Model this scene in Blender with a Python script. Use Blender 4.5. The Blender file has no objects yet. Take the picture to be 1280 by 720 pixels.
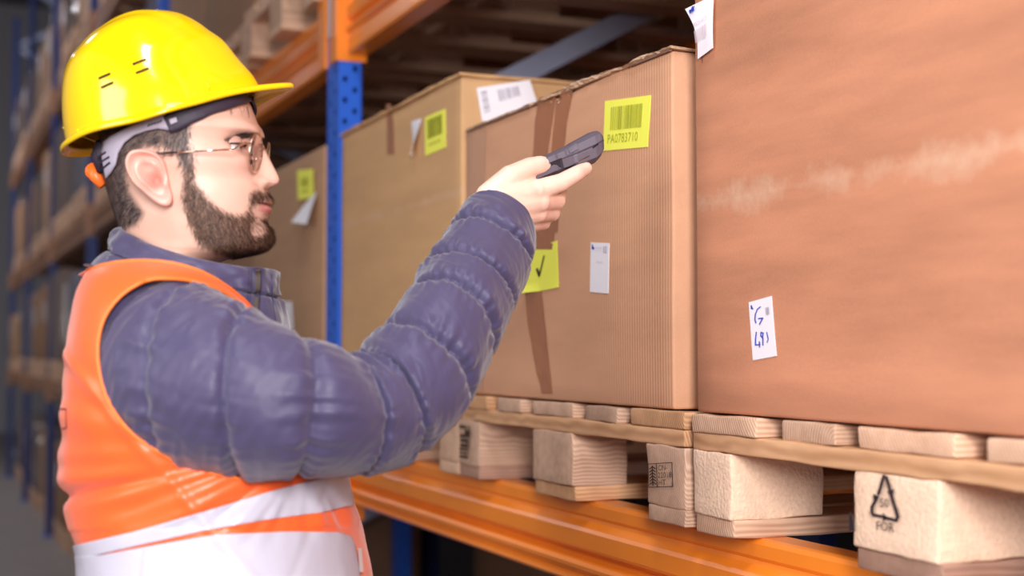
import bpy, bmesh, math, random
import numpy as np
from mathutils import Vector, Matrix, noise
from mathutils.bvhtree import BVHTree

random.seed(7)
PI = math.pi
S = bpy.context.scene
COL = S.collection

# ------------------------------------------------------------------ camera
YAW = math.atan(735 / 1740)
PITCH = math.atan(78 / 1740)
CAMZ = 1.42
Fh = Vector((math.sin(YAW), math.cos(YAW), 0))      # horizontal view direction
Rh = Vector((math.cos(YAW), -math.sin(YAW), 0))     # horizontal right
fwd = Fh * math.cos(PITCH) + Vector((0, 0, math.sin(PITCH)))
upv = Rh.cross(fwd)
cam = bpy.data.cameras.new('camera')
cam.sensor_width = 36
cam.lens = 36 * 1740 / 1280
cam.clip_start = 0.05
cam.dof.use_dof = True
cam.dof.focus_distance = 1.72
cam.dof.aperture_fstop = 3.2
camo = bpy.data.objects.new('camera', cam)
COL.objects.link(camo)
m3 = Matrix((Rh, upv, -fwd)).transposed()
camo.matrix_world = Matrix.Translation((0, 0, CAMZ)) @ m3.to_4x4()
S.camera = camo

# ------------------------------------------------------------------ world, exposure, lights
S.view_settings.view_transform = 'Standard'
S.view_settings.look = 'None'
S.view_settings.exposure = 0.28
S.view_settings.gamma = 1
w = bpy.data.worlds.new('warehouse_air')
S.world = w
w.use_nodes = True
w.node_tree.nodes['Background'].inputs[0].default_value = (0.95, 0.93, 1.0, 1)
w.node_tree.nodes['Background'].inputs[1].default_value = 0.15


def area_light(name, loc, target, sx, sy, power, color=(1, 1, 1)):
    l = bpy.data.lights.new(name, 'AREA')
    l.shape = 'RECTANGLE'
    l.size = sx
    l.size_y = sy
    l.energy = power
    l.color = color
    o = bpy.data.objects.new(name, l)
    COL.objects.link(o)
    o.location = loc
    o.rotation_euler = (Vector(target) - Vector(loc)).to_track_quat('-Z', 'Y').to_euler()
    return o


area_light('key_softbox', (-0.15, -0.80, 2.0), (0.5, 1.9, 1.4), 0.4, 0.9, 64, (1, 0.96, 0.95))
area_light('side_fill', (-2.1, 0.6, 2.1), (0.7, 1.7, 1.35), 1.2, 1.4, 32, (1, 0.95, 0.94))  # added fill from the aisle side, brightens the rack fronts
area_light('aisle_ceiling_light', (-0.15, 0.3, 4.2), (0.2, 1.3, 1.2), 0.5, 1.4, 42, (0.95, 0.96, 1))
area_light('far_aisle_glint_light', (-1.1, 6.6, 4.6), (0.6, 8.0, 2.0), 0.22, 0.3, 30, (0.95, 0.96, 1))  # added lamp without a fixture, puts glints on the stretch film
area_light('mid_aisle_glint_light', (-1.1, 10.5, 4.8), (0.6, 11.5, 2.0), 0.22, 0.3, 36, (0.95, 0.96, 1))  # second added lamp for glints on the wrapped loads
area_light('end_aisle_glint_light', (-1.1, 15.0, 5.0), (0.4, 16.0, 1.5), 0.3, 0.4, 60, (0.95, 0.96, 1))  # third added glint lamp, at the end of the aisle


# ------------------------------------------------------------------ photo calibration helpers
def ray(px, py):
    return (Rh * ((px - 640) / 1740) + upv * ((360 - py) / 1740) + fwd)


def at_x(px, py, X):                       # point seen at (px,py) on the plane x = X
    r = ray(px, py)
    return Vector((0, 0, CAMZ)) + r * (X / r.x)


def at_y(px, py, Y):
    r = ray(px, py)
    return Vector((0, 0, CAMZ)) + r * (Y / r.y)


def project(p):                            # world point -> photo pixel
    d = Vector(p) - Vector((0, 0, CAMZ))
    z = d.dot(fwd)
    return 640 + 1740 * d.dot(Rh) / z, 360 - 1740 * d.dot(upv) / z


# ------------------------------------------------------------------ object helpers
def link(o, parent=None):
    COL.objects.link(o)
    if parent is not None:
        o.parent = parent
    return o


def thing(name, label, cat, loc=(0, 0, 0), rotz=0, group=None):
    o = bpy.data.objects.new(name, None)
    o.empty_display_size = 0.1
    COL.objects.link(o)
    o.location = loc
    o.rotation_euler = (0, 0, rotz)
    o['label'] = label
    o['category'] = cat
    if group:
        o['group'] = group
    return o


def mesh_from(name, verts, faces, smooth=False):
    me = bpy.data.meshes.new(name)
    me.from_pydata([tuple(v) for v in verts], [], faces)
    me.update()
    if smooth:
        me.polygons.foreach_set('use_smooth', [True] * len(me.polygons))
    return me


def obj(name, me, mat=None, parent=None, loc=(0, 0, 0), rot=(0, 0, 0), **props):
    o = bpy.data.objects.new(name, me)
    if mat is not None and not me.materials:
        me.materials.append(mat)
    link(o, parent)
    o.location = loc
    o.rotation_euler = rot
    for k, v in props.items():
        o[k] = v
    return o


def fix_normals(me):
    bm = bmesh.new()
    bm.from_mesh(me)
    bmesh.ops.remove_doubles(bm, verts=bm.verts, dist=1e-6)
    bmesh.ops.recalc_face_normals(bm, faces=bm.faces)
    bm.to_mesh(me)
    bm.free()
    return me


def coords(L, n, r):
    c = [0, r * 0.35, r]
    for i in range(1, n):
        c.append(r + (L - 2 * r) * i / n)
    return c + [L - r, L - r * 0.35, L]


def gbox(size, n=(2, 2, 2), r=0.002, fn=None, smooth=True, name='box', origin=(0, 0, 0)):
    """closed box as surface grid with rounded edges; fn(p) displaces; corner at origin"""
    cs = [coords(size[i], n[i], r) for i in range(3)]
    N = [len(c) for c in cs]
    idx = {}
    verts = []

    def v(i, j, k):
        key = (i, j, k)
        if key not in idx:
            p = Vector((cs[0][i], cs[1][j], cs[2][k]))
            q = Vector([min(max(p[a], r), size[a] - r) for a in range(3)])
            d = p - q
            if d.length > 1e-9:
                m = max(abs(d.x), abs(d.y), abs(d.z))
                p = q + d.normalized() * m
            if fn:
                p = fn(p)
            idx[key] = len(verts)
            verts.append(p + Vector(origin))
        return idx[key]

    faces = []
    for a in range(3):
        b, c = (a + 1) % 3, (a + 2) % 3
        for side in (0, N[a] - 1):
            for i in range(N[b] - 1):
                for j in range(N[c] - 1):
                    q = []
                    for di, dj in ((0, 0), (1, 0), (1, 1), (0, 1)):
                        t = [0, 0, 0]
                        t[a] = side
                        t[b] = i + di
                        t[c] = j + dj
                        q.append(v(*t))
                    if side == 0:
                        q.reverse()
                    faces.append(q)
    return mesh_from(name, verts, faces, smooth)


def nz(p, s, seed=0):
    return noise.noise(Vector(p) * s + Vector((seed * 7.31, seed * 3.7, seed * 1.9)))


def sbox(x0, x1, y0, y1, z0, z1):
    v = [(x, y, z) for x in (x0, x1) for y in (y0, y1) for z in (z0, z1)]
    f = [(0, 1, 3, 2), (4, 6, 7, 5), (0, 4, 5, 1), (2, 3, 7, 6), (0, 2, 6, 4), (1, 5, 7, 3)]
    return v, f


class MB:
    def __init__(self):
        self.v = []
        self.f = []

    def add(self, v, f):
        o = len(self.v)
        self.v += [tuple(p) for p in v]
        self.f += [tuple(i + o for i in q) for q in f]
        return self

    def box(self, *a):
        return self.add(*sbox(*a))

    def tube(self, pts, rad, n=8, cap=True):
        pts = [Vector(p) for p in pts]
        rr = rad if hasattr(rad, '__len__') else [rad] * len(pts)
        v = []
        up = None
        for i, p in enumerate(pts):
            t = (pts[min(i + 1, len(pts) - 1)] - pts[max(i - 1, 0)]).normalized()
            if up is None:
                up = Vector((0, 0, 1)) if abs(t.z) < 0.9 else Vector((1, 0, 0))
            a = t.cross(up).normalized()
            b = a.cross(t).normalized()
            up = b
            for k in range(n):
                th = 2 * PI * k / n
                v.append(p + (a * math.cos(th) + b * math.sin(th)) * rr[i])
        f = []
        for i in range(len(pts) - 1):
            for k in range(n):
                f.append((i * n + k, i * n + (k + 1) % n, (i + 1) * n + (k + 1) % n, (i + 1) * n + k))
        if cap:
            f.append(tuple(reversed(range(n))))
            f.append(tuple((len(pts) - 1) * n + k for k in range(n)))
        return self.add(v, f)

    def mesh(self, name='part', smooth=False):
        return mesh_from(name, self.v, self.f, smooth)


def slab_poly(pts, thick, nrm):
    """polygon slab: pts (3D, ordered) extruded by nrm*thick"""
    n = len(pts)
    d = Vector(nrm) * thick
    v = [Vector(p) for p in pts] + [Vector(p) + d for p in pts]
    f = [tuple(range(n)), tuple(reversed(range(n, 2 * n)))]
    f += [(i, i + n, (i + 1) % n + n, (i + 1) % n) for i in range(n)]
    return v, f


# ------------------------------------------------------------------ materials
def nodes_of(m):
    m.use_nodes = True
    nt = m.node_tree
    return nt, nt.nodes, nt.links, nt.nodes['Principled BSDF']


def mat(name, col, rough=0.6, metal=0, var=0.12, scale=30, bump=0.0, bscale=None, stretch=(1, 1, 1),
        spec=0.5, coat=0, sss=0, sheen=0, alpha=1, trans=0, ior=None):
    m = bpy.data.materials.new(name)
    nt, N, L, b = nodes_of(m)
    b.inputs['Roughness'].default_value = rough
    b.inputs['Metallic'].default_value = metal
    b.inputs['Specular IOR Level'].default_value = spec
    b.inputs['Coat Weight'].default_value = coat
    b.inputs['Coat Roughness'].default_value = 0.08
    if ior:
        b.inputs['IOR'].default_value = ior
    if sss:
        b.inputs['Subsurface Weight'].default_value = sss
        b.inputs['Subsurface Radius'].default_value = (0.012, 0.005, 0.003)
        b.inputs['Subsurface Scale'].default_value = 1
    if sheen:
        b.inputs['Sheen Weight'].default_value = sheen
    if trans:
        b.inputs['Transmission Weight'].default_value = trans
    b.inputs['Alpha'].default_value = alpha
    tc = N.new('ShaderNodeTexCoord')
    mp = N.new('ShaderNodeMapping')
    mp.inputs['Scale'].default_value = stretch
    L.new(tc.outputs['Object'], mp.inputs[0])
    no = N.new('ShaderNodeTexNoise')
    no.inputs['Scale'].default_value = scale
    no.inputs['Detail'].default_value = 5
    L.new(mp.outputs[0], no.inputs['Vector'])
    mx = N.new('ShaderNodeMix')
    mx.data_type = 'RGBA'
    c = Vector(col[:3])
    mx.inputs[6].default_value = (*[x * (1 - var) for x in c], 1)
    mx.inputs[7].default_value = (*[min(1, x * (1 + var)) for x in c], 1)
    L.new(no.outputs['Fac'], mx.inputs[0])
    L.new(mx.outputs[2], b.inputs['Base Color'])
    if bump:
        n2 = N.new('ShaderNodeTexNoise')
        n2.inputs['Scale'].default_value = bscale or scale * 3
        n2.inputs['Detail'].default_value = 4
        L.new(mp.outputs[0], n2.inputs['Vector'])
        bp = N.new('ShaderNodeBump')
        bp.inputs['Strength'].default_value = bump
        bp.inputs['Distance'].default_value = 0.002
        L.new(n2.outputs['Fac'], bp.inputs['Height'])
        L.new(bp.outputs[0], b.inputs['Normal'])
    m['mix'] = mx.name
    return m


def wood(name, c1, c2, ring=70, rough=0.75, distort=2.5):
    m = bpy.data.materials.new(name)
    nt, N, L, b = nodes_of(m)
    b.inputs['Roughness'].default_value = rough
    b.inputs['Specular IOR Level'].default_value = 0.25
    tc = N.new('ShaderNodeTexCoord')
    oi = N.new('ShaderNodeObjectInfo')
    add = N.new('ShaderNodeVectorMath')
    add.operation = 'MULTIPLY_ADD'
    L.new(oi.outputs['Random'], add.inputs[0])
    add.inputs[1].default_value = (0.7, 0.11, -0.13)
    L.new(tc.outputs['Object'], add.inputs[2])
    wv = N.new('ShaderNodeTexWave')
    wv.wave_type = 'RINGS'
    wv.rings_direction = 'X'
    wv.inputs['Scale'].default_value = ring
    wv.inputs['Distortion'].default_value = distort
    wv.inputs['Detail'].default_value = 2
    wv.inputs['Detail Scale'].default_value = 0.12
    L.new(add.outputs[0], wv.inputs[0])
    mp = N.new('ShaderNodeMapping')
    mp.inputs['Scale'].default_value = (6, 70, 70)
    L.new(add.outputs[0], mp.inputs[0])
    no = N.new('ShaderNodeTexNoise')
    no.inputs['Scale'].default_value = 1
    no.inputs['Detail'].default_value = 6
    L.new(mp.outputs[0], no.inputs[0])
    n3 = N.new('ShaderNodeTexNoise')
    n3.inputs['Scale'].default_value = 9
    n3.inputs['Detail'].default_value = 3
    L.new(add.outputs[0], n3.inputs[0])
    ma = N.new('ShaderNodeMath')
    ma.operation = 'MULTIPLY_ADD'
    ma.inputs[1].default_value = 0.42
    L.new(wv.outputs['Fac'], ma.inputs[0])
    ma2 = N.new('ShaderNodeMath')
    ma2.operation = 'MULTIPLY_ADD'
    ma2.inputs[1].default_value = 0.6
    L.new(no.outputs['Fac'], ma2.inputs[0])
    ma3 = N.new('ShaderNodeMath')
    ma3.operation = 'MULTIPLY_ADD'
    ma3.inputs[1].default_value = 0.9
    ma3.inputs[2].default_value = -0.50
    L.new(n3.outputs['Fac'], ma3.inputs[0])
    L.new(ma3.outputs[0], ma2.inputs[2])
    L.new(ma2.outputs[0], ma.inputs[2])
    mx = N.new('ShaderNodeMix')
    mx.data_type = 'RGBA'
    mx.inputs[6].default_value = (*c1, 1)
    mx.inputs[7].default_value = (*c2, 1)
    L.new(ma.outputs[0], mx.inputs[0])
    hs = N.new('ShaderNodeHueSaturation')
    mr = N.new('ShaderNodeMapRange')
    mr.inputs['To Min'].default_value = 0.82
    mr.inputs['To Max'].default_value = 1.12
    L.new(oi.outputs['Random'], mr.inputs[0])
    L.new(mr.outputs[0], hs.inputs['Value'])
    L.new(mx.outputs[2], hs.inputs['Color'])
    L.new(hs.outputs[0], b.inputs['Base Color'])
    bp = N.new('ShaderNodeBump')
    bp.inputs['Strength'].default_value = 0.5
    bp.inputs['Distance'].default_value = 0.0015
    L.new(ma.outputs[0], bp.inputs['Height'])
    L.new(bp.outputs[0], b.inputs['Normal'])
    return m


def cardboard(name, col, dirt=None, flute=0.0, var=0.10, tilt=0.0):
    """cardboard: base colour, fine fibre noise, faint flute lines, optional scuff band
    dirt = (y_center, z_center, slope, half_height, strength) in object space"""
    m = bpy.data.materials.new(name)
    nt, N, L, b = nodes_of(m)
    b.inputs['Roughness'].default_value = 0.72
    b.inputs['Specular IOR Level'].default_value = 0.3
    tc = N.new('ShaderNodeTexCoord')
    mp = N.new('ShaderNodeMapping')
    mp.inputs['Scale'].default_value = (14, 2.2, 14)
    mp.inputs['Rotation'].default_value = (tilt, 0, 0)
    L.new(tc.outputs['Object'], mp.inputs[0])
    n1 = N.new('ShaderNodeTexNoise')
    n1.inputs['Scale'].default_value = 1.0
    n1.inputs['Detail'].default_value = 7
    n1.inputs['Roughness'].default_value = 0.6
    L.new(mp.outputs[0], n1.inputs[0])
    n2 = N.new('ShaderNodeTexNoise')
    n2.inputs['Scale'].default_value = 450
    n2.inputs['Detail'].default_value = 2
    L.new(tc.outputs['Object'], n2.inputs[0])
    ad = N.new('ShaderNodeMath')
    ad.operation = 'MULTIPLY_ADD'
    ad.inputs[1].default_value = 0.25
    L.new(n2.outputs['Fac'], ad.inputs[0])
    L.new(n1.outputs['Fac'], ad.inputs[2])
    rp = N.new('ShaderNodeMapRange')
    rp.inputs['From Min'].default_value = 0.4
    rp.inputs['From Max'].default_value = 0.85
    L.new(ad.outputs[0], rp.inputs[0])
    mx = N.new('ShaderNodeMix')
    mx.data_type = 'RGBA'
    c = Vector(col)
    mx.inputs[6].default_value = (*[x * (1 - var) for x in c], 1)
    mx.inputs[7].default_value = (*[x * (1 + var) for x in c], 1)
    L.new(rp.outputs[0], mx.inputs[0])
    out = mx.outputs[2]
    if dirt:
        yc, zc, sl, hh, st = dirt
        sx = N.new('ShaderNodeSeparateXYZ')
        L.new(tc.outputs['Object'], sx.inputs[0])

        def M(op, a, bb, cc=None):
            k = N.new('ShaderNodeMath')
            k.operation = op
            for i, q in enumerate((a, bb, cc)):
                if q is None:
                    continue
                if isinstance(q, (int, float)):
                    k.inputs[i].default_value = q
                else:
                    L.new(q, k.inputs[i])
            return k.outputs[0]
        n3 = N.new('ShaderNodeTexNoise')
        n3.inputs['Scale'].default_value = 9
        n3.inputs['Detail'].default_value = 6
        n3.inputs['Roughness'].default_value = 0.7
        L.new(tc.outputs['Object'], n3.inputs[0])
        line = M('MULTIPLY_ADD', M('SUBTRACT', sx.outputs[1], yc), sl, zc)
        dist = M('ABSOLUTE', M('SUBTRACT', sx.outputs[2], line), 0)
        band = M('SUBTRACT', 1.0, M('DIVIDE', dist, hh))
        f = M('ADD', band, M('MULTIPLY_ADD', n3.outputs['Fac'], 3.4, -2.1))
        cl = N.new('ShaderNodeMapRange')
        cl.inputs['From Min'].default_value = 0.15
        cl.inputs['From Max'].default_value = 0.9
        cl.inputs['To Max'].default_value = st
        L.new(f, cl.inputs[0])
        m2 = N.new('ShaderNodeMix')
        m2.data_type = 'RGBA'
        L.new(cl.outputs[0], m2.inputs[0])
        L.new(out, m2.inputs[6])
        m2.inputs[7].default_value = (0.66, 0.42, 0.29, 1)
        out = m2.outputs[2]
    L.new(out, b.inputs['Base Color'])
    bp = N.new('ShaderNodeBump')
    bp.inputs['Strength'].default_value = 0.25
    bp.inputs['Distance'].default_value = 0.001
    L.new(ad.outputs[0], bp.inputs['Height'])
    L.new(bp.outputs[0], b.inputs['Normal'])
    if flute:
        wv = N.new('ShaderNodeTexWave')
        wv.bands_direction = 'Y'
        wv.inputs['Scale'].default_value = 45
        wv.inputs['Distortion'].default_value = 0.3
        L.new(tc.outputs['Object'], wv.inputs[0])
        b2 = N.new('ShaderNodeBump')
        b2.inputs['Strength'].default_value = flute
        b2.inputs['Distance'].default_value = 0.0008
        L.new(wv.outputs['Fac'], b2.inputs['Height'])
        L.new(bp.outputs[0], b2.inputs['Normal'])
        L.new(b2.outputs[0], b.inputs['Normal'])
    return m


M_wood = wood('pale_pine', (0.44, 0.235, 0.14), (0.88, 0.60, 0.43))
M_wood2 = wood('weathered_pine', (0.36, 0.20, 0.13), (0.80, 0.54, 0.39), ring=90)
M_wood_or = wood('orange_pine', (0.40, 0.19, 0.085), (0.82, 0.48, 0.27))
M_wood_br = wood('brown_weathered_pine', (0.24, 0.13, 0.09), (0.52, 0.31, 0.23))
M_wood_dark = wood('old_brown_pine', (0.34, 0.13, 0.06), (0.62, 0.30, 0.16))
M_chip = mat('pressed_chip_block', (0.84, 0.59, 0.43), 0.85, var=0.22, scale=160, bump=0.7, bscale=220, spec=0.2)
M_orange = mat('orange_beam_paint', (0.88, 0.245, 0.02), 0.27, var=0.10, scale=9, bump=0.05, bscale=120, spec=0.6)
M_orange_far = mat('dim_far_orange_paint', (0.36, 0.17, 0.09), 0.4, var=0.15, scale=8)  # beam orange muted for the far bays, background dimness put into the colour
M_blue_far = mat('dim_far_blue_paint', (0.012, 0.03, 0.16), 0.4, var=0.1, scale=20)  # upright blue darkened for the far bays, dim background painted in
M_blue = mat('blue_upright_paint', (0.020, 0.125, 0.66), 0.38, var=0.1, scale=20, bump=0.05)
M_brace = mat('grey_blue_brace_paint', (0.42, 0.45, 0.62), 0.5, var=0.1, scale=20)
M_steel = mat('galvanised_steel', (0.5, 0.5, 0.54), 0.4, metal=0.8, var=0.15, scale=30)
M_box1 = cardboard('tan_cardboard', (0.60, 0.35, 0.17), dirt=(0.35, 0.36, 0.0, 0.02, 0.5))
M_box2 = cardboard('brown_cardboard', (0.63, 0.33, 0.195), flute=0.35)
M_box3 = cardboard('reddish_cardboard', (0.53, 0.23, 0.13), dirt=(0.4, 0.256, 0.0, 0.034, 0.7), tilt=0.03, var=0.24)
M_box0 = cardboard('plain_cardboard', (0.44, 0.25, 0.14))
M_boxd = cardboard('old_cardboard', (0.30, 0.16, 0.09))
M_edge = mat('torn_cardboard_edge', (0.62, 0.40, 0.26), 0.8, var=0.2, scale=90, bump=0.6)
M_gap_scratch = mat('gap_shade_and_scratch_brown', (0.22, 0.11, 0.07), 0.9, var=0.3, scale=200, bump=0.5)  # dark brown for the painted shade of the lid gap and a scratch
M_tape = mat('brown_packing_tape', (0.40, 0.155, 0.07), 0.15, var=0.08, scale=15, bump=0.5, bscale=30, spec=0.6)
M_cleartape = mat('clear_packing_tape', (0.58, 0.31, 0.19), 0.2, var=0.05, scale=15, bump=0.4, bscale=40)
M_yellow = mat('fluorescent_yellow_paper', (0.93, 0.93, 0.11), 0.6, var=0.03)
M_ylw_ink = mat('olive_barcode_ink', (0.42, 0.42, 0.03), 0.6, var=0.08)
M_ink = mat('black_ink', (0.02, 0.012, 0.02), 0.6, var=0.1)
M_burn = mat('burnt_stamp_ink', (0.055, 0.025, 0.015), 0.9, var=0.3)
M_greyink = mat('pale_grey_ink', (0.42, 0.38, 0.46), 0.7, var=0.1)
M_pinkink = mat('faded_pink_ink', (0.72, 0.60, 0.66), 0.7, var=0.1)
M_blueink = mat('blue_pen_ink', (0.03, 0.06, 0.5), 0.5, var=0.1)
M_paper = mat('white_label_paper', (0.86, 0.82, 0.87), 0.5, var=0.03)
M_concrete = mat('concrete_floor', (0.30, 0.26, 0.25), 0.5, var=0.2, scale=3, bump=0.1)
M_wall = mat('pale_wall_paint', (0.55, 0.53, 0.56), 0.8, var=0.05, scale=2)
M_ceil = mat('dark_roof_sheet', (0.16, 0.15, 0.16), 0.8, var=0.1, scale=2)
M_film = mat('stretch_film', (0.20, 0.135, 0.11), 0.07, var=0.35, scale=5, bump=1.0, bscale=9, stretch=(1, 1, 3), spec=1.0)
M_film2 = mat('grey_stretch_film', (0.22, 0.20, 0.26), 0.07, var=0.3, scale=5, bump=1.0, bscale=11, stretch=(1, 1, 3), spec=1.0)
M_white_pl = mat('offwhite_crate_plastic', (0.66, 0.56, 0.52), 0.5, var=0.06)
# ------------------------------------------------------------------ the setting
def struct(name, me, m):
    o = obj(name, me, m)
    o['kind'] = 'structure'
    return o


struct('floor', MB().box(-6, 7, -4, 26, -0.1, 0).mesh('floor'), M_concrete)
struct('ceiling', MB().box(-6, 7, -4, 26, 7.5, 7.6).mesh('ceiling'), M_ceil)
struct('wall_far', MB().box(-6, 7, 25.8, 26, 0, 7.5).mesh('wall_far'), M_wall)
struct('wall_right', MB().box(6.8, 7, -4, 25.8, 0, 7.5).mesh('wall_right'), M_ceil)


# ------------------------------------------------------------------ rack uprights and beams
PX0 = 0.877           # front of the pallets (x grows into the rack)
BAY = 2.7
Y_UP = [3.137 + BAY * k for k in range(-1, 6)]
LEVELS = [1.198, 2.27, 3.42]       # top of each beam level
POST_W, POST_D = 0.1, 0.056
RK_D = 1.1


def perforated_post(z1):
    """hollow post, closed walls, punched holes along the side facing -y and along the front"""
    mb = MB()
    t = 0.003
    W, D = POST_W, POST_D
    # side facing -y with two staggered columns of square holes
    def sheet(fn, wid, cols, pitch, hole):
        us = [0.0]
        for c in cols:
            us += [c - hole / 2, c + hole / 2]
        us.append(wid)
        zs = [0.0]
        z = 0.02
        k = 0
        cells = []
        nz_ = int(z1 / (pitch / 2))
        zl = [i * pitch / 4 for i in range(int(z1 / (pitch / 4)) + 1)]
        for i in range(len(zl) - 1):
            for j in range(len(us) - 1):
                if j % 2 == 1 and (i % 4) == (0 if (j // 2) % 2 == 0 else 2):
                    continue
                a = fn(us[j], zl[i]), fn(us[j + 1], zl[i]), fn(us[j + 1], zl[i + 1]), fn(us[j], zl[i + 1])
                mb.add(a, [(0, 1, 2, 3)])
    sheet(lambda u, z: (u, 0, z), D, (0.015, 0.039), 0.05, 0.010)
    sheet(lambda u, z: (0, W - u, z), W, (0.030, 0.070), 0.05, 0.010)
    mb.box(D - t, D, 0, W, 0, z1)
    mb.box(0, D, W - t, W, 0, z1)
    return mb.mesh('post_perforated')


def plain_post(z1):
    return MB().box(0, POST_D, 0, POST_W, 0, z1).mesh('post_plain')


post_near = perforated_post(5.2)
post_far = plain_post(5.2)


def bar_between(a, b, wy, t):
    """flat channel between two points in an x-z plane (y const)"""
    a, b = Vector(a), Vector(b)
    d = (b - a).normalized()
    n = Vector((-d.z, 0, d.x)) * (wy / 2)
    y = Vector((0, t, 0))
    v = [a - n, a + n, b + n, b - n, a - n + y, a + n + y, b + n + y, b - n + y]
    f = [(0, 1, 2, 3), (7, 6, 5, 4), (0, 4, 5, 1), (1, 5, 6, 2), (2, 6, 7, 3), (3, 7, 4, 0)]
    return MB().add(v, f).mesh('brace')


frame_labels = ['blue rack upright beyond the right edge of the reddish box',
                'blue perforated rack upright between the two tan boxes behind the man',
                'blue rack upright rising behind the top of the yellow helmet',
                'blurred blue rack upright just left of the yellow helmet',
                'blurred thin blue rack upright further left of the helmet',
                'blurred blue rack upright near the left edge of the photo',
                'farthest blurred blue rack upright at the left edge']
brace_me = {}
for i, y in enumerate(Y_UP):
    t = thing('upright_frame', frame_labels[i], 'rack upright', (PX0 + 0.008, y, 0))
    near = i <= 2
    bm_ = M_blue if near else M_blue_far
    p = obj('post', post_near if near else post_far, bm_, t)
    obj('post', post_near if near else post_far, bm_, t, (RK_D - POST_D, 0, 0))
    fp = MB().box(-0.02, POST_D + 0.02, -0.02, POST_W + 0.02, 0, 0.008).mesh('foot')
    obj('foot_plate', fp, M_blue, t)
    obj('foot_plate', fp, M_blue, t, (RK_D - POST_D, 0, 0))
    z = 0.25
    k = 0
    # diagonals: one is calibrated to rise from x=.48 z=2.13 to x=.78 z=2.29
    while z < 4.9:
        key = k % 2
        if key not in brace_me:
            brace_me[key] = bar_between((POST_D, 0.03, 0.0), (RK_D - POST_D, 0.03, 0.53), 0.05, 0.03) if key == 0 else \
                bar_between((POST_D, 0.03, 0.55), (RK_D - POST_D, 0.03, 0.02), 0.05, 0.03)
        if not (i == 1 and 1.2 < z < 2.6):
            obj('brace', brace_me[key], M_brace, t, (0, 0, z))
        z += 0.58
        k += 1
    if i == 1:
        obj('safety_strap', MB().box(-0.016, -0.012, 0.03, 0.045, 2.16, 3.2).mesh('strap'), M_steel, t)
        obj('brace', bar_between((POST_D, 0.03, 1.88), (RK_D - POST_D, 0.03, 2.42), 0.055, 0.03), M_brace, t)
        obj('brace', bar_between((POST_D, 0.03, 1.86), (RK_D - POST_D, 0.03, 1.36), 0.05, 0.03), M_brace, t)


def beam_profile(h):
    # (x, z) outline, front is at x=0 side; z down from the top
    return [(0.050, 0), (0.018, 0), (0.013, -0.002), (0.010, -0.007), (0.010, -0.022), (0.014, -0.027), (0.012, -0.032), (0.002, -0.040),
            (-0.002, -0.045), (-0.002, -0.068), (0.002, -0.073), (0.013, -0.078), (0.016, -0.082),
            (0.012, -0.086), (0.000, -0.090), (-0.005, -0.095), (-0.004, -0.101), (0.006, -0.106), (0.008, -0.111),
            (0.003, -0.115), (0.0, -h + 0.005), (0.004, -h), (0.050, -h)]


def make_beam_mesh(L, h):
    pr = beam_profile(h)
    n = len(pr)
    v = [(x, 0, z) for x, z in pr] + [(x, L, z) for x, z in pr]
    f = [((i + 1) % n, i, i + n, (i + 1) % n + n) for i in range(n)]
    f += [tuple(range(n)), tuple(reversed(range(n, 2 * n)))]
    return fix_normals(mesh_from('beam', v, f))


beam_lo = make_beam_mesh(BAY - POST_W - 0.004, 0.126)
beam_hi = make_beam_mesh(BAY - POST_W - 0.004, 0.155)
beam_lo_far, beam_hi_far = beam_lo.copy(), beam_hi.copy()
conn = MB()
conn.box(-0.004, POST_D + 0.010, -0.004, 0.0, -0.172, 0.02)          # plate across the side face of the upright
conn.box(-0.008, -0.004, -0.004, 0.055, -0.172, 0.02)                 # wraps the front
conn_me = conn.mesh('connector')
conn_far = conn.mesh('connector')
boltm = MB().tube([(0.03, -0.010, -0.150), (0.03, -0.003, -0.150)], 0.006, 8).mesh('bolt')
bayname = ['under the three big boxes', 'in the second bay down the aisle', 'in the third bay down the aisle',
           'in the fourth bay down the aisle', 'in the fifth bay down the aisle', 'in the sixth bay down the aisle']
levname = ['at waist height', 'above head height', 'at the topmost level']
for b in range(6):
    y0 = Y_UP[b] + POST_W
    for li, zt in enumerate(LEVELS):
        where = levname[li]
        lab = 'orange stepped steel rack beam %s %s' % (where, bayname[b] if (b or li == 0) else 'over the three big boxes')
        t = thing('rack_beam', lab, 'rack beam', (PX0 + 0.026, y0 + 0.002, zt))
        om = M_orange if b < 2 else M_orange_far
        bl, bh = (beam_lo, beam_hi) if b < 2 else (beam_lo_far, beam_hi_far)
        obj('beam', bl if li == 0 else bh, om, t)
        # connector on the near side face of the far upright, and at the near end
        obj('connector', conn_me if b < 2 else conn_far, om, t, (-0.018, BAY - POST_W - 0.002, 0))
        obj('connector', conn_me if b < 2 else conn_far, om, t, (-0.018, 0.004, 0))
        obj('bolt', boltm, M_steel, t, (-0.018, BAY - POST_W - 0.002, 0))
        t = thing('rack_beam', 'rear orange rack beam %s %s' % (where, bayname[b] if (b or li == 0) else 'over the three big boxes'),
                  'rack beam', (PX0 + RK_D - 0.05, y0 + 0.002, zt))
        obj('beam', bl if li == 0 else bh, om, t)


# ------------------------------------------------------------------ pallets
def rough(seed, amp=0.0012, chip=0.0):
    def fn(p):
        q = Vector(p)
        d = Vector((nz(p, 26, seed), nz(p, 26, seed + 3), nz(p, 26, seed + 5))) * amp * 1.7
        d += Vector((nz(p, 90, seed), nz(p, 90, seed + 3), nz(p, 90, seed + 5))) * amp * 0.5
        return q + d
    return fn


def board(L, W, T, seed, fine):
    # long axis = local x, corner at origin
    n = (max(2, int(L / 0.03)), max(2, int(W / 0.02)), 2) if fine else (2, 1, 1)
    return gbox((L, W, T), n, 0.0028 if fine else 0.002, rough(seed) if fine else None, smooth=fine, name='board')


BM = {}


def bmesh_of(key, f):
    if key not in BM:
        BM[key] = f()
    return BM[key]


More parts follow.
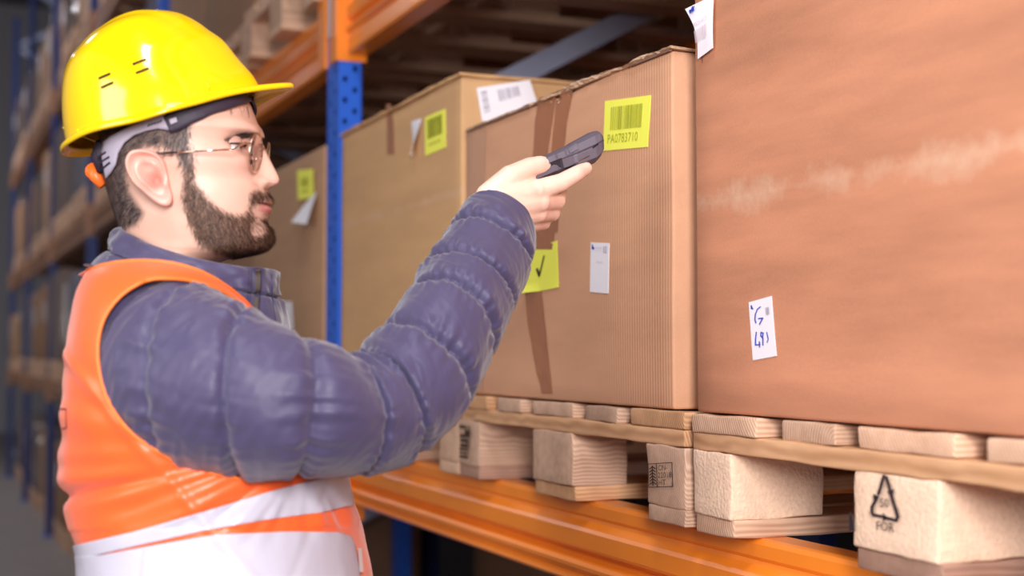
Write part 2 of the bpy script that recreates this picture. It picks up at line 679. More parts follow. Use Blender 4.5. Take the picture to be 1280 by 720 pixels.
def make_pallet(loc, label, group=None, fine=False, mw=None, seed=0, block_mats=None, mid_depth=0.13, tilt=0,
                over=None):
    t = thing('pallet', label, 'pallet', loc, tilt, group)
    mw = mw or M_wood
    rnd = random.Random(seed + 11)
    ws = [0.145, 0.1, 0.145, 0.1, 0.145]
    gap = (0.8 - sum(ws)) / 4
    y = 0
    parts = {}
    for i, wd in enumerate(ws):
        me = bmesh_of(('top', wd, fine, i if fine else 0, seed if fine else 0), lambda: board(1.2, wd, 0.022, seed * 5 + i, fine))
        o = obj('deck_board', me, None, t, (rnd.uniform(-0.004, 0.004) if fine else 0, y, 0.122))
        if not me.materials:
            me.materials.append(mw)
        parts['top%d' % i] = o
        y += wd + gap
    for i, x in enumerate((0, 0.5275, 1.07)):
        me = bmesh_of(('str', fine, seed if fine else 0), lambda: board(0.8, 0.13, 0.022, seed * 5 + 9, fine))
        if not me.materials:
            me.materials.append(mw)
        # long axis along y: rotate +90 about z -> local x -> y, local y -> -x
        parts['str%d' % i] = obj('stringer_board', me, None, t, (x + 0.13, 0, 0.100), (0, 0, PI / 2))
    for j, (yy, wd) in enumerate(((0, 0.1), (0.3275, 0.145), (0.7, 0.1))):
        if over and j in over:
            yy, wd = over[j]
        me = bmesh_of(('bot', wd, fine, seed if fine else 0), lambda: board(1.2, wd, 0.022, seed * 5 + 20 + j, fine))
        if not me.materials:
            me.materials.append(mw)
        parts['bot%d' % j] = obj('bottom_board', me, None, t, (rnd.uniform(-0.002, 0.006) if fine else 0, yy + (rnd.uniform(-0.004, 0.004) if fine else 0), 0))
        for i, x in enumerate((0, 0.5275, 1.07)):
            dep = mid_depth if (i == 0 and j == 1) else 0.13
            bm_ = (block_mats or {}).get((i, j), mw)
            key = ('blk', wd, dep, fine, seed if fine else 0, i == 0, bm_.name)
            me = bmesh_of(key, lambda: gbox((dep, wd, 0.078), (6, 6, 5) if fine and i == 0 else (1, 1, 1), 0.003,
                                            rough(seed * 5 + 30 + j, 0.0015) if fine and i == 0 else None, smooth=fine, name='block'))
            if not me.materials:
                me.materials.append(bm_)
            parts['blk%d%d' % (i, j)] = obj('block', me, None, t, (x, yy, 0.022))
    return t, parts


ZB = LEVELS[0]
pal3, pp3 = make_pallet((PX0, 0.702, ZB), 'pale wooden pallet with recycling stamp under the reddish box at right', 'wooden pallets', True,
                        M_wood, 3, {(0, 2): M_chip, (0, 1): M_chip, (0, 0): M_chip}, over={1: (0.350, 0.130), 2: (0.712, 0.088)})
pal2, pp2 = make_pallet((PX0 + 0.002, 1.526, ZB), 'wooden pallet with burnt block stamp under the box with the check mark note', 'wooden pallets', True,
                        M_wood2, 1, mid_depth=0.09)
pal1, pp1 = make_pallet((PX0 + 0.004, 2.3325, ZB), 'wooden pallet under the tan box just behind the sleeve', 'wooden pallets', True, M_wood, 2)


def recolour(o, m):
    o.data = o.data.copy()
    o.data.materials.clear()
    o.data.materials.append(m)


recolour(pp3['str0'], M_wood_or)
recolour(pp2['str0'], M_wood_or)
recolour(pp3['bot1'], M_wood_br)
recolour(pp2['bot2'], M_wood_br)
recolour(pp2['top4'], M_wood_or)
recolour(pp2['top0'], M_wood_or)
recolour(pp2['bot1'], M_wood_or)

# ------------------------------------------------------------------ print helpers
def text_geo(s):
    cu = bpy.data.curves.new('txt', 'FONT')
    cu.body = s
    cu.size = 1
    cu.resolution_u = 2
    o = bpy.data.objects.new('txt', cu)
    COL.objects.link(o)
    bpy.context.view_layer.update()
    dg = bpy.context.evaluated_depsgraph_get()
    me = o.evaluated_get(dg).to_mesh()
    vs = [v.co.copy() for v in me.vertices]
    fs = [tuple(p.vertices) for p in me.polygons]
    o.evaluated_get(dg).to_mesh_clear()
    bpy.data.objects.remove(o)
    x0, x1 = min(v.x for v in vs), max(v.x for v in vs)
    y0, y1 = min(v.y for v in vs), max(v.y for v in vs)
    return [((v.x - x0) / (x1 - x0), (v.y - y0) / (y1 - y0)) for v in vs], fs


class Print:
    """flat print on a quad given by its 4 corners TL,TR,BR,BL (3D); u right, v down"""

    def __init__(self, TL, TR, BR, BL, nrm, lift=0.0006):
        self.c = [Vector(p) for p in (TL, TR, BR, BL)]
        self.n = Vector(nrm)
        self.lift = lift
        self.v = []
        self.f = []

    def P(self, u, v, l=None):
        a, b, c, d = self.c
        return (a * (1 - u) + b * u) * (1 - v) + (d * (1 - u) + c * u) * v + self.n * (self.lift if l is None else l)

    def poly(self, pts):
        o = len(self.v)
        self.v += [self.P(*p) for p in pts]
        self.f.append(tuple(range(o, o + len(pts))))
        return self

    def rect(self, u0, v0, u1, v1):
        return self.poly([(u0, v0), (u1, v0), (u1, v1), (u0, v1)])

    def stroke(self, pts, w, asp=1.0):
        for (a, b) in zip(pts[:-1], pts[1:]):
            d = Vector((b[0] - a[0], (b[1] - a[1]) * asp))
            if d.length < 1e-6:
                continue
            d.normalize()
            n = Vector((-d.y, d.x / asp)) * w / 2
            e = Vector((d.x, d.y / asp)) * w * 0.3
            self.poly([(a[0] + n.x - e.x, a[1] + n.y - e.y), (b[0] + n.x + e.x, b[1] + n.y + e.y),
                       (b[0] - n.x + e.x, b[1] - n.y + e.y), (a[0] - n.x - e.x, a[1] - n.y - e.y)])
        return self

    def text(self, s, u0, v0, u1, v1):
        vs, fs = text_geo(s)
        o = len(self.v)
        self.v += [self.P(u0 + (u1 - u0) * x, v1 + (v0 - v1) * y) for x, y in vs]
        self.f += [tuple(i + o for i in f) for f in fs]
        return self

    def bars(self, u0, v0, u1, v1, seed, n=26, dens=0.5):
        r = random.Random(seed)
        u = u0
        while u < u1:
            wb = r.choice((1, 1, 2, 3)) * (u1 - u0) / n / 2
            if u + wb > u1:
                break
            self.rect(u, v0, u + wb, v1)
            u += wb + r.choice((1, 1, 2)) * (u1 - u0) / n / 2
        return self

    def put(self, name, m, parent, inv, on=None):
        vs = [inv @ p for p in self.v]
        if on is not None:
            vs = [drape(on, p, 0.0016) for p in vs]
        me = mesh_from(name, vs, self.f)
        return obj(name, me, m, parent)


def label_part(name, corners, nrm, thick, m, parent, inv, curl=None, lbl=None, rows=8, on=None):
    a, b, c, d = [Vector(p) for p in corners]
    n = Vector(nrm)
    v, f = [], []
    R = rows
    for s in (0, 1):
        for i in range(R + 1):
            for j in range(R + 1):
                u, w_ = j / R, i / R
                p = (a * (1 - u) + b * u) * (1 - w_) + (d * (1 - u) + c * u) * w_ + n * (thick * s + 0.0006)
                if curl:
                    p = p + curl(u, w_)
                q_ = inv @ p
                v.append(drape(on, q_, 0.0004 + thick * s) if on is not None else q_)
    K = (R + 1) ** 2
    for s in (0, 1):
        for i in range(R):
            for j in range(R):
                q = (s * K + i * (R + 1) + j, s * K + i * (R + 1) + j + 1, s * K + (i + 1) * (R + 1) + j + 1, s * K + (i + 1) * (R + 1) + j)
                f.append(q if s == 0 else tuple(reversed(q)))
    edge = [j for j in range(R + 1)] + [i * (R + 1) + R for i in range(1, R + 1)] + [R * (R + 1) + j for j in range(R - 1, -1, -1)] + [i * (R + 1) for i in range(R - 1, 0, -1)]
    for k in range(len(edge)):
        p, q = edge[k], edge[(k + 1) % len(edge)]
        f.append((p, p + K, q + K, q))
    me = fix_normals(mesh_from(name, v, f))
    o = obj(name, me, m, parent)
    if lbl:
        o['label'] = lbl
    return o


NX = (-1, 0, 0)
TREE = {}


def tree_of(t):
    if t.name not in TREE:
        me = [c for c in t.children if c.name.startswith('carton')][0].data
        TREE[t.name] = BVHTree.FromPolygons([v.co.copy() for v in me.vertices], [tuple(p.vertices) for p in me.polygons])
    return TREE[t.name]


def drape(t, p, lift):
    h = tree_of(t).ray_cast(Vector((p.x - 0.2, p.y, p.z)), Vector((1, 0, 0)))
    if h[0] is not None and h[0].x < 0.05:
        return Vector((h[0].x - lift, p.y, p.z))
    return p




def winv(t, part=None):
    m = Matrix.Translation(t.location) @ Matrix.Rotation(t.rotation_euler.z, 4, 'Z')
    if part is not None:
        m = m @ Matrix.Translation(part.location)
    return m.inverted()


def quadX(px, X):
    return [at_x(x, y, X) for x, y in px]


# stamp on the right corner block of the middle pallet
XS = PX0 + 0.0005
blk = pp2['blk00']
pr = Print(*quadX([(813, 580), (843, 578), (844, 608), (814, 609)], XS), NX, 0.0035)
W = 0.035
pr.stroke([(0, 0), (1, 0), (1, 1), (0, 1), (0, 0)], W).stroke([(.36, 0), (.36, 1)], W)
for k in range(6):
    v0 = .12 + k * .13
    pr.stroke([(.06, v0 + .1), (.18, v0), (.30, v0 + .1)], .05)
pr.stroke([(.18, .08), (.18, .92)], .05)
pr.text('CN-', .42, .08, .80, .30).text('22018', .40, .38, .96, .62).text('HT', .42, .70, .72, .92)
pr.put('burnt_stamp', M_burn, blk, winv(pal2, blk))
# stamp on the left corner block of the middle pallet (letters turned sideways)
blk = pp2['blk02']
pr = Print(*quadX([(575.5, 531), (590, 531.5), (589, 575), (575, 573)], XS), NX, 0.0035)
pr.rect(.1, .0, .5, .10).stroke([(.62, .05), (.62, .22)], .12).stroke([(.9, .05), (.9, .25), (.62, .18)], .1)
pr.stroke([(.15, .32), (.9, .30)], .1).stroke([(.2, .45), (.8, .45), (.8, .6), (.2, .6)], .1)
pr.rect(.1, .68, .85, .74).rect(.1, .79, .85, .84).rect(.1, .89, .85, .96)
pr.put('burnt_stamp', M_burn, blk, winv(pal2, blk))
# recycling mark on the middle block of the right pallet
blk = pp3['blk01']
X3 = PX0
pr = Print(*quadX([(1091, 592), (1126, 594), (1127, 666), (1092, 661)], X3), NX, 0.0035)
A = 72 / 35
tri = [((.50, .03), (.36, .27), (.30, .36)), ((.22, .45), (.06, .60), (.05, .70), (.10, .74), (.40, .75)), ((.52, .76), (.92, .79), (.98, .72), (.93, .62), (.86, .52)),
       ((.50, .03), (.60, .05), (.74, .30)), ((.76, .36), (.90, .58))]
for s in tri:
    pr.stroke(list(s), .11, A)
pr.poly([(.62, .30), (.86, .24), (.80, .42)]).poly([(.10, .36), (.34, .40), (.14, .54)]).poly([(.44, .68), (.60, .77), (.44, .84)])
pr.text('50', .36, .42, .66, .58)
pr.text('FOR', .22, .84, .84, 1.0)
pr.put('recycling_mark', M_ink, blk, winv(pal3, blk))
pr = Print(*quadX([(1065, 640), (1073, 640), (1073, 664), (1065, 664)], X3), NX, 0.0035)
pr.poly([(0, 0), (.3, 0), (.9, .98), (0, .98)])
pr.put('stamp_remnant', M_ink, blk, winv(pal3, blk))
# nails on block sides: small rust dots are left to the wood material


# ------------------------------------------------------------------ the boxes
def carton_mesh(D, L, H, bulge=0.004, seed=0, n=(10, 16, 12), r=0.004, wob=0.002):
    def fn(p):
        q = Vector(p)
        u, v, k = p.x / D, p.y / L, p.z / H
        hb = math.sin(PI * v) * math.sin(PI * k) * bulge
        if p.x < 0.01:
            q.x -= hb
        if p.y < 0.01:
            q.y -= math.sin(PI * u) * math.sin(PI * k) * bulge
        d = Vector((nz(p, 5, seed), nz(p, 5, seed + 1), 0)) * wob
        d.z = nz(p, 9, seed + 2) * wob * 1.5 * (1 if k > 0.9 else 0)
        return q + d
    return gbox((D, L, H), n, r, fn, name='carton')


def make_box(loc, D, L, H, m, label, group='cardboard boxes on pallets', bulge=0.004, seed=0, fine=True, wob=0.002):
    t = thing('cardboard_box', label, 'box', loc, 0, group)
    me = carton_mesh(D, L, H, bulge, seed, (10, 24, 20) if fine else (3, 4, 3), 0.004 if fine else 0.01, wob)
    obj('carton', me, m, t)
    return t


XB = PX0 + 0.006
ZT = ZB + 0.1465


def lid_edge(t, D, L, H, seed, th=0.007, over=0.004, amp=0.005, droop=0.0):
    """torn, wavy cardboard lid lying on top of the carton: a slab with a ragged rim"""
    N = 90
    rnd = random.Random(seed)
    ring = []
    def side(x0, y0, x1, y1, n):
        for i in range(n):
            u = i / n
            ring.append([x0 + (x1 - x0) * u, y0 + (y1 - y0) * u])
    side(-over, -over, -over, L + over, N)
    side(-over, L + over, D, L + over, 30)
    side(D, L + over, D, -over, 30)
    side(D, -over, -over, -over, 50)
    v, f = [], []
    n = len(ring)
    for lay in range(4):
        for i, (x, y) in enumerate(ring):
            nx = nz((x, y, lay), 30, seed) * amp * 0.5 + nz((x, y, lay), 110, seed) * amp * 0.3
            zz = H + 0.001 + lay * th / 3 + nz((x, y, 0), 12, seed + 4) * amp * 0.9 * (lay / 3) + nz((x, y, lay * 2), 70, seed) * amp * 0.25
            ox = -nx if x < 0.01 else 0
            oy = -nx if y < 0.01 else 0
            v.append((x + ox * (1.6 if lay in (1, 2) else 1), y + oy, zz))
    for lay in range(3):
        for i in range(n):
            j = (i + 1) % n
            f.append((lay * n + i, lay * n + j, (lay + 1) * n + j, (lay + 1) * n + i))
    f.append(tuple(range(n)))
    f.append(tuple(reversed(range(3 * n, 4 * n))))
    return fix_normals(mesh_from('lid', v, f))


# box 3 (right, largest in view)
t3 = make_box((XB, 0.55, ZT), 1.1, 0.953, 0.78, M_box3, 'largest reddish brown cardboard box with a scuffed streak, cut off at right', bulge=0.003, seed=4, wob=0.0015)
# box 2 (middle)
B2Y0, B2Y1 = 1.560, 2.290
H2 = 0.462
t2 = make_box((XB, B2Y0, ZT), 1.1, B2Y1 - B2Y0, H2, M_box2, 'brown cardboard box with yellow barcode label and check mark note, being scanned', bulge=0.004, seed=9)
obj('lid', lid_edge(t2, 1.1, B2Y1 - B2Y0, H2, 5, amp=0.0065, th=0.0045), M_edge, t2, label='torn pale lid edge')
gap_strip = MB()
nseg = 60
for s in range(nseg):
    ya, yb = s / nseg * (B2Y1 - B2Y0), (s + 1) / nseg * (B2Y1 - B2Y0)
    if ya > 0.45 or ya < 0.10:
        gap_strip.box(-0.0045, 0.0, ya, yb, H2 - 0.001, H2 + 0.0035)
obj('lid_gap_shade', gap_strip.mesh('lid_gap_shade'), M_gap_scratch, t2, label='dark strip painted as the shaded gap under the lid', kind='stuff')  # solid strip, the shade of the gap is put into its colour
# box 1 (left of it)
B1Y0, B1Y1 = 2.325, 3.100
H1 = 0.568
t1 = make_box((XB, B1Y0, ZT), 1.1, B1Y1 - B1Y0, H1, M_box1, 'tan cardboard box with small yellow label beside the blue upright', bulge=0.003, seed=12)
obj('lid', lid_edge(t1, 1.1, B1Y1 - B1Y0, H1, 8, amp=0.004, th=0.006), M_box1, t1, label='closed lid flaps')

FX = XB + 0.0005      # just proud of the fronts
I2, I3, I1 = winv(t2), winv(t3), winv(t1)

# --- yellow barcode label
qc = quadX([(758, 126.6), (815, 118.9), (811, 183.7), (756.4, 188.8)], FX)
lb = label_part('barcode_label', qc, NX, 0.0006, M_yellow, t2, I2, lbl='yellow label with barcode and number PA0783710', on=t2)
pr = Print(*qc, NX, 0.0018).bars(.16, .14, .86, .60, 5, 34)
pr.put('barcode', M_ylw_ink, lb, I2, t2)
pr = Print(*qc, NX, 0.0018).text('PA0783710', .11, .68, .78, .86)
pr.put('number', M_ylw_ink, lb, I2, t2)
# --- check mark note
qc = quadX([(664, 310.5), (697, 301), (699, 359), (656.5, 368)], FX - 0.005)
qc[0] = at_x(660, 312, FX - 0.005)


def curl_note(u, v):
    k = max(0, v - .8) * max(0, .45 - u)
    return Vector((-0.10 * k, 0, 0.02 * k))


lb = label_part('sticky_note', qc, NX, 0.0006, M_yellow, t2, I2, curl_note, lbl='yellow paper note with a black check mark', rows=16)
pr = Print(*qc, NX, 0.0022)
pr.poly([(.34, .50), (.40, .475), (.475, .62), (.45, .68), (.43, .68)]).poly([(.43, .67), (.465, .69), (.62, .24), (.58, .235)])
pr.put('check_mark', M_ink, lb, I2)
# --- white label
qc = quadX([(741.5, 303), (764, 304), (762.5, 367), (740, 365)], FX)
lb = label_part('paper_label', qc, NX, 0.0006, M_paper, t2, I2, lbl='white printed label', on=t2)
pr = Print(*qc, NX, 0.0018).rect(.72, .07, .76, .20).rect(.79, .07, .90, .09).rect(.79, .11, .90, .125).rect(.79, .145, .90, .16).rect(.79, .18, .90, .20)
pr.put('small_barcode', M_greyink, lb, I2, t2)
pr = Print(*qc, NX, 0.0018).text('komia', .26, .07, .62, .12).rect(.30, .155, .60, .16).text('Alusia', .34, .355, .70, .40)
pr.put('faint_print', M_pinkink, lb, I2, t2)
pr = Print(*qc, NX, 0.0018).stroke([(.12, .06), (.12, .12)], .06).stroke([(.13, .10), (.20, .12)], .05)
pr.put('blue_mark', M_blueink, lb, I2, t2)


# --- tapes on box 2
def strip(name, pxs, X, m, parent, inv, wavy=0.001, lbl=None, seed=1, rows=40, top_over=0.0):
    """pxs: list of (y, xl, xr) picture rows turned into a thin ribbon on the front"""
    v, f = [], []
    K = 6
    rnd = random.Random(seed)
    ys = [p[0] for p in pxs]
    for i in range(rows + 1):
        yy = ys[0] + (ys[-1] - ys[0]) * i / rows
        xl = np.interp(yy, ys, [p[1] for p in pxs])
        xr = np.interp(yy, ys, [p[2] for p in pxs])
        for j in range(K + 1):
            x = xl + (xr - xl) * j / K
            p = at_x(x, yy, X)
            p.x -= 0.0006 + wavy * 0.5 * (0.6 + nz((x * .25, yy * .05, 0), 1.0, seed) + .5 * nz((x * .6, yy * .15, 0), 1.0, seed))
            w0 = (XB - p.x) + (X - XB)
            v.append(drape(parent, inv @ p, 0.0003 + 0.5 * max(0, X - p.x)))
    for i in range(rows):
        for j in range(K):
            a = i * (K + 1) + j
            f.append((a, a + 1, a + K + 2, a + K + 1))
    me = mesh_from(name, v, f, True)
    o = obj(name, me, m, parent)
    if lbl:
        o['label'] = lbl
    return o


strip('packing_tape', [(121, 675, 696), (150, 670, 692), (200, 668, 686), (300, 664, 685)], FX, M_tape, t2, I2, lbl='brown packing tape, left strip')
strip('packing_tape', [(113, 697, 717), (150, 694, 710), (200, 690, 706), (290, 684, 701)], FX - .0006, M_tape, t2, I2, 0.002, lbl='crinkled brown packing tape, right strip', seed=3)
strip('packing_tape', [(286, 664, 697), (300, 662, 696), (312, 661, 694)], FX - .0010, M_tape, t2, I2, 0.002, lbl='end of brown packing tape', seed=6)
strip('packing_tape', [(362, 660, 681), (400, 662, 684), (450, 669, 688), (492, 678, 692)], FX, M_tape, t2, I2, 0.003, lbl='brown packing tape below the note', seed=4)
strip('packing_tape', [(160, 584, 609), (250, 584, 608), (330, 584, 606), (489, 586, 604)], FX, M_cleartape, t2, I2, 0.0006, lbl='clear tape down the left corner', seed=8)

# --- labels on box 1
F1 = FX
qc = quadX([(532, 147), (557.5, 136), (558.5, 184), (533, 195)], F1)
lb = label_part('barcode_label', qc, NX, 0.0006, M_yellow, t1, I1, lbl='small yellow barcode label', on=t1)
pr = Print(*qc, NX, 0.0018).bars(.14, .10, .86, .60, 8, 30).bars(.14, .10, .86, .60, 18, 30)
pr.put('barcode', M_ylw_ink, lb, I1, t1)
pr = Print(*qc, NX, 0.0018).text('PA0783706', .18, .72, .76, .80)
pr.put('number', M_ylw_ink, lb, I1, t1)
qc = quadX([(515, 152), (527.5, 148), (525, 194), (518, 197)], F1)
label_part('paper_label', qc, NX, 0.0006, M_paper, t1, I1, lambda u, v: Vector((-0.02 * u * v, 0, 0)), lbl='white slip hanging beside the yellow label')
strip('packing_tape', [(130, 483, 489), (150, 484, 492), (193, 485, 494)], F1, M_tape, t1, I1, 0.001, lbl='short brown tape at the lid', seed=5)
qy = [at_y(x, y, B1Y0 - 0.006) for x, y in ((595.5, 110), (662, 100), (671, 128), (603, 156))]
lb = label_part('shipping_label', qy, (0, -1, 0), 0.0006, M_paper, t1, I1, lbl='large white shipping label on the side')
pr = Print(*qy, (0, -1, 0), 0.0018).bars(.36, .16, .78, .52, 21, 22)
for k in range(9):
    pr.rect(.06, .12 + k * .07, .17, .12 + k * .07 + (.03 if k % 3 else .05))
pr.put('barcode', M_greyink, lb, I1)

# --- labels on box 3
F3 = XB
qc = quadX([(937.5, 378), (966, 370), (972, 445), (942.5, 450.5)], F3)
lb = label_part('paper_label', qc, NX, 0.0006, M_paper, t3, I3, lbl='white label with blue handwriting G 481', on=t3)
pr = Print(*qc, NX, 0.0018)
pr.stroke([(.52, .13), (.38, .16), (.28, .23), (.24, .32), (.27, .38)], .05, 2.5).stroke([(.40, .32), (.58, .33), (.42, .42)], .055, 2.5)
pr.stroke([(.26, .54), (.20, .66), (.18, .75), (.38, .76)], .05, 2.5).stroke([(.36, .71), (.35, .80)], .05, 2.5)
pr.stroke([(.55, .58), (.46, .56), (.44, .62), (.52, .66), (.50, .78)], .05, 2.5).stroke([(.55, .58), (.50, .66)], .05, 2.5)
pr.stroke([(.70, .58), (.74, .70), (.68, .75)], .04, 2.5)
pr.stroke([(.12, .07), (.15, .12)], .06, 2.5).stroke([(.11, .11), (.19, .13)], .05, 2.5)
pr.put('blue_handwriting', M_blueink, lb, I3, t3)
pr = Print(*qc, NX, 0.0018)
for k in range(7):
    pr.rect(.72, .17 + k * .018, .88, .18 + k * .018)
pr.rect(.78, .17, .82, .30)
pr.put('small_barcode', M_greyink, lb, I3, t3)
F3 = XB - 0.004
qc = quadX([(864, 10), (893, -6), (892, 60), (873, 74)], F3)


def curl3(u, v):
    return Vector((-0.004 - 0.014 * max(0, .5 - u) * (1 - v), 0.006 * math.sin(v * PI) * (1 - u), 0))


qc[0] = at_x(862.5, 12, F3)
lb = label_part('shipping_label', qc, NX, 0.0006, M_paper, t3, I3, lambda u, v: Vector((-0.006 * (1 - u) * (1 - v) - 0.004 * v * (1 - v), -0.012 * math.sin(PI * min(1, v * 1.0)) * (1 - u), 0)), lbl='curling white shipping label')
pr = Print(*qc, NX, 0.0065)
pr.bars(.22, .50, .90, .74, 31, 20)
pr.text('RS25-KC3', .26, .35, .86, .43)
pr.put('faint_print', M_pinkink, lb, I3)
pr = Print(*qc, NX, 0.0085).stroke([(.22, .14), (.34, .06)], .05).stroke([(.20, .10), (.38, .12)], .05).stroke([(.36, .10), (.40, .06)], .04)
pr.put('blue_mark', M_blueink, lb, I3)
strip('scratch', [(78, 859 + 16, 859 + 17), (60, 876, 877)][::-1], F3 + .001, M_gap_scratch, t3, I3, 0.0, seed=1, rows=4)

# ------------------------------------------------------------------ bay behind the man, next along the aisle
rnd = random.Random(5)
t0 = make_box((PX0 + 0.01, 3.27, ZT), 1.1, 0.80, 0.575, M_box0, 'plain brown box with a yellow label, between upright and face', seed=21, fine=False)
I0 = winv(t0)
qc = quadX([(372, 213), (391.5, 211), (392.5, 247), (373, 250)], PX0 + 0.004)
lb = label_part('barcode_label', qc, NX, 0.0006, M_yellow, t0, I0, lbl='yellow label')
pr = Print(*qc, NX, 0.0018).bars(.25, .28, .7, .58, 8, 14).rect(.25, .7, .7, .76)
pr.put('barcode', M_ylw_ink, lb, I0)
qc = quadX([(386, 250), (396, 240), (398, 281), (379, 278)], PX0 + 0.004)
label_part('paper_slip', qc, NX, 0.0006, M_paper, t0, I0, lambda u, v: Vector((-0.03 * v, 0, 0)), lbl='white slip peeling away')
qc = quadX([(355, 377), (365, 377), (367, 412), (357, 412)], PX0 + 0.004)
label_part('paper_slip', qc, NX, 0.0006, M_paper, t0, I0, lbl='small white slip low on the box')
make_pallet((PX0, 3.27, ZB), 'wooden pallet under the box with the small far yellow label', 'wooden pallets')

# loads of bay 2..6 and upper level
ordn = ['first', 'second', 'third']
bayn = ['', 'second', 'third', 'fourth', 'fifth', 'sixth']
levn = {-1: 'on the floor', 0: 'at waist level', 1: 'above head height', 2: 'on the topmost level'}
lmats = [M_film, M_boxd, M_film2, M_box0, M_film, M_boxd]
for b in range(1, 6):
    for li in (-1, 0, 1, 2):
        for s in range(3):
            y = Y_UP[b] + POST_W + 0.033 + s * 0.855
            if b == 1 and li == 0 and s == 0:
                continue
            if b == 1 and li == -1:
                continue
            z = 0 if li < 0 else LEVELS[li]
            x = PX0 + rnd.uniform(0, 0.05) + (0.05 if li < 0 else 0)
            grp = 'palletised loads down the aisle'
            far = b >= 2
            lab_p = ('blurred far pallet %s, %s in the %s bay down the aisle' % (levn[li], ordn[s], bayn[b])) if far else 'blurred wooden pallet %s, %s past the blue upright' % (levn[li], ordn[s])
            if b == 1 and li == 1:
                # white plastic crates and pallet ends behind the helmet
                make_pallet((x - 0.02, y, z), lab_p, 'wooden pallets')
                if s > 0:
                    tt = thing('cardboard_box', 'brown box on the upper level, %s past the blue upright' % ordn[s], 'box', (x, y, z + 0.1465), 0, 'cardboard boxes on pallets')
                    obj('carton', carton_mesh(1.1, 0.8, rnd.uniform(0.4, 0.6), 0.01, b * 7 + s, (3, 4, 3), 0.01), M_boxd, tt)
                continue
            make_pallet((x, y, z), lab_p, 'wooden pallets' if not far else 'far pallets', mw=M_wood if rnd.random() < .5 else M_wood2)
            h = rnd.uniform(0.45, 0.66)
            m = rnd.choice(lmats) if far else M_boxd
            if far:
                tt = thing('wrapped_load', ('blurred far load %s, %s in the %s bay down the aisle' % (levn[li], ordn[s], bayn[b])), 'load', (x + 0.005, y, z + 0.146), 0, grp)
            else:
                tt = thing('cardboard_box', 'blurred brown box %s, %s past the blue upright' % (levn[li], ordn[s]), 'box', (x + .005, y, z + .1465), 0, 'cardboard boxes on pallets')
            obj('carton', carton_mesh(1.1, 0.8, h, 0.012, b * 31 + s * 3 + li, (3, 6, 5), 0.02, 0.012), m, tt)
            if far and rnd.random() < 0.6:
                obj('paper_label', MB().box(-0.016, -0.0145, 0.3, 0.42, h * .5, h * .5 + .16).mesh('lbl'), M_paper, tt)

# upper level over the three boxes, and the rack row behind
for s in range(3):
    y = Y_UP[0] + POST_W + 0.033 + s * 0.855
    which = ['nearest', 'middle', 'farthest'][s]
    for li in (1, 2):
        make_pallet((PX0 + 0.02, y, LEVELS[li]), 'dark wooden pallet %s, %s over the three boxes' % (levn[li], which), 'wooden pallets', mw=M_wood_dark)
        tt = thing('cardboard_box', 'added light-blocking box %s, %s over the three boxes' % (levn[li], which), 'box', (PX0 + .03, y, LEVELS[li] + .1465), 0, 'cardboard boxes on pallets')
        obj('carton', carton_mesh(1.1, 0.8, 0.6, 0.004, s, (3, 4, 3), 0.01), M_boxd, tt)  # load added on top of the upper pallets to block light
for s in range(6):
    y = (0.35 + s * 0.88) if s < 3 else (3.30 + (s - 3) * 0.88)
    for zi, z in enumerate((0, LEVELS[0], LEVELS[1])):
        nth = ['nearest', 'second', 'third', 'fourth', 'fifth', 'farthest'][s]
        lab = 'dark load in the rack row behind, ' + nth + ', %s' % ['on the floor', 'behind the three boxes', 'seen above the boxes'][zi]
        make_pallet((2.28, y, z), 'dark pallet in the rack row behind, ' + nth + ', ' + ['on the floor', 'behind the three boxes', 'high above the boxes'][zi], 'rear row pallets', mw=M_wood_dark)
        tt = thing('cardboard_box', lab, 'box', (2.29, y, z + .1465), 0, 'rear row boxes')
        obj('carton', carton_mesh(1.1, 0.8, 0.45 + 0.12 * ((s * 7 + zi * 3) % 4) / 3, 0.004, s, (3, 4, 3), 0.01), M_boxd, tt)
for k, (y0, y1) in enumerate(((0.31, 3.09), (3.21, 6.19))):
    for zi, z in enumerate((LEVELS[0], LEVELS[1])):
        t = thing('rack_beam', 'orange beam of the rear rack row %s, %s' % (levname[zi], ['near bay', 'far bay'][k]), 'rack beam', (2.27, y0, z), 0)
        obj('beam', make_beam_mesh(y1 - y0, 0.126), M_orange, t)
        t = thing('rack_beam', 'back orange beam of the rear rack row %s, %s' % (levname[zi], ['near bay', 'far bay'][k]), 'rack beam', (3.30, y0, z), 0)
        obj('beam', make_beam_mesh(y1 - y0, 0.126), M_orange, t)
for k, y in enumerate((0.2, 3.10, 6.2)):
    t = thing('upright_frame', 'dark blue upright of the rear rack row, %s' % ['nearest', 'middle', 'farthest'][k], 'rack upright', (2.19, y, 0))
    obj('post', post_far, M_blue, t)
    obj('post', post_far, M_blue, t, (1.2, 0, 0))

# ------------------------------------------------------------------ pale crates above the helmet


# ================================================================== the man
R0, D0 = -0.40, 1.52
P_LOC = Rh * R0 + Fh * D0


def PL(px, py, v=0.0):
    """photo pixel at depth D0+v -> person-local point"""
    r = ray(px, py)
    s = (D0 + v) / r.dot(Fh)
    p = Vector((0, 0, CAMZ)) + r * s
    return Vector((p.dot(Rh) - R0, v, p.z))


def to_world(p):
    return P_LOC + Rh * p[0] + Fh * p[1] + Vector((0, 0, p[2]))


def lproj(p):
    return project(to_world(p))


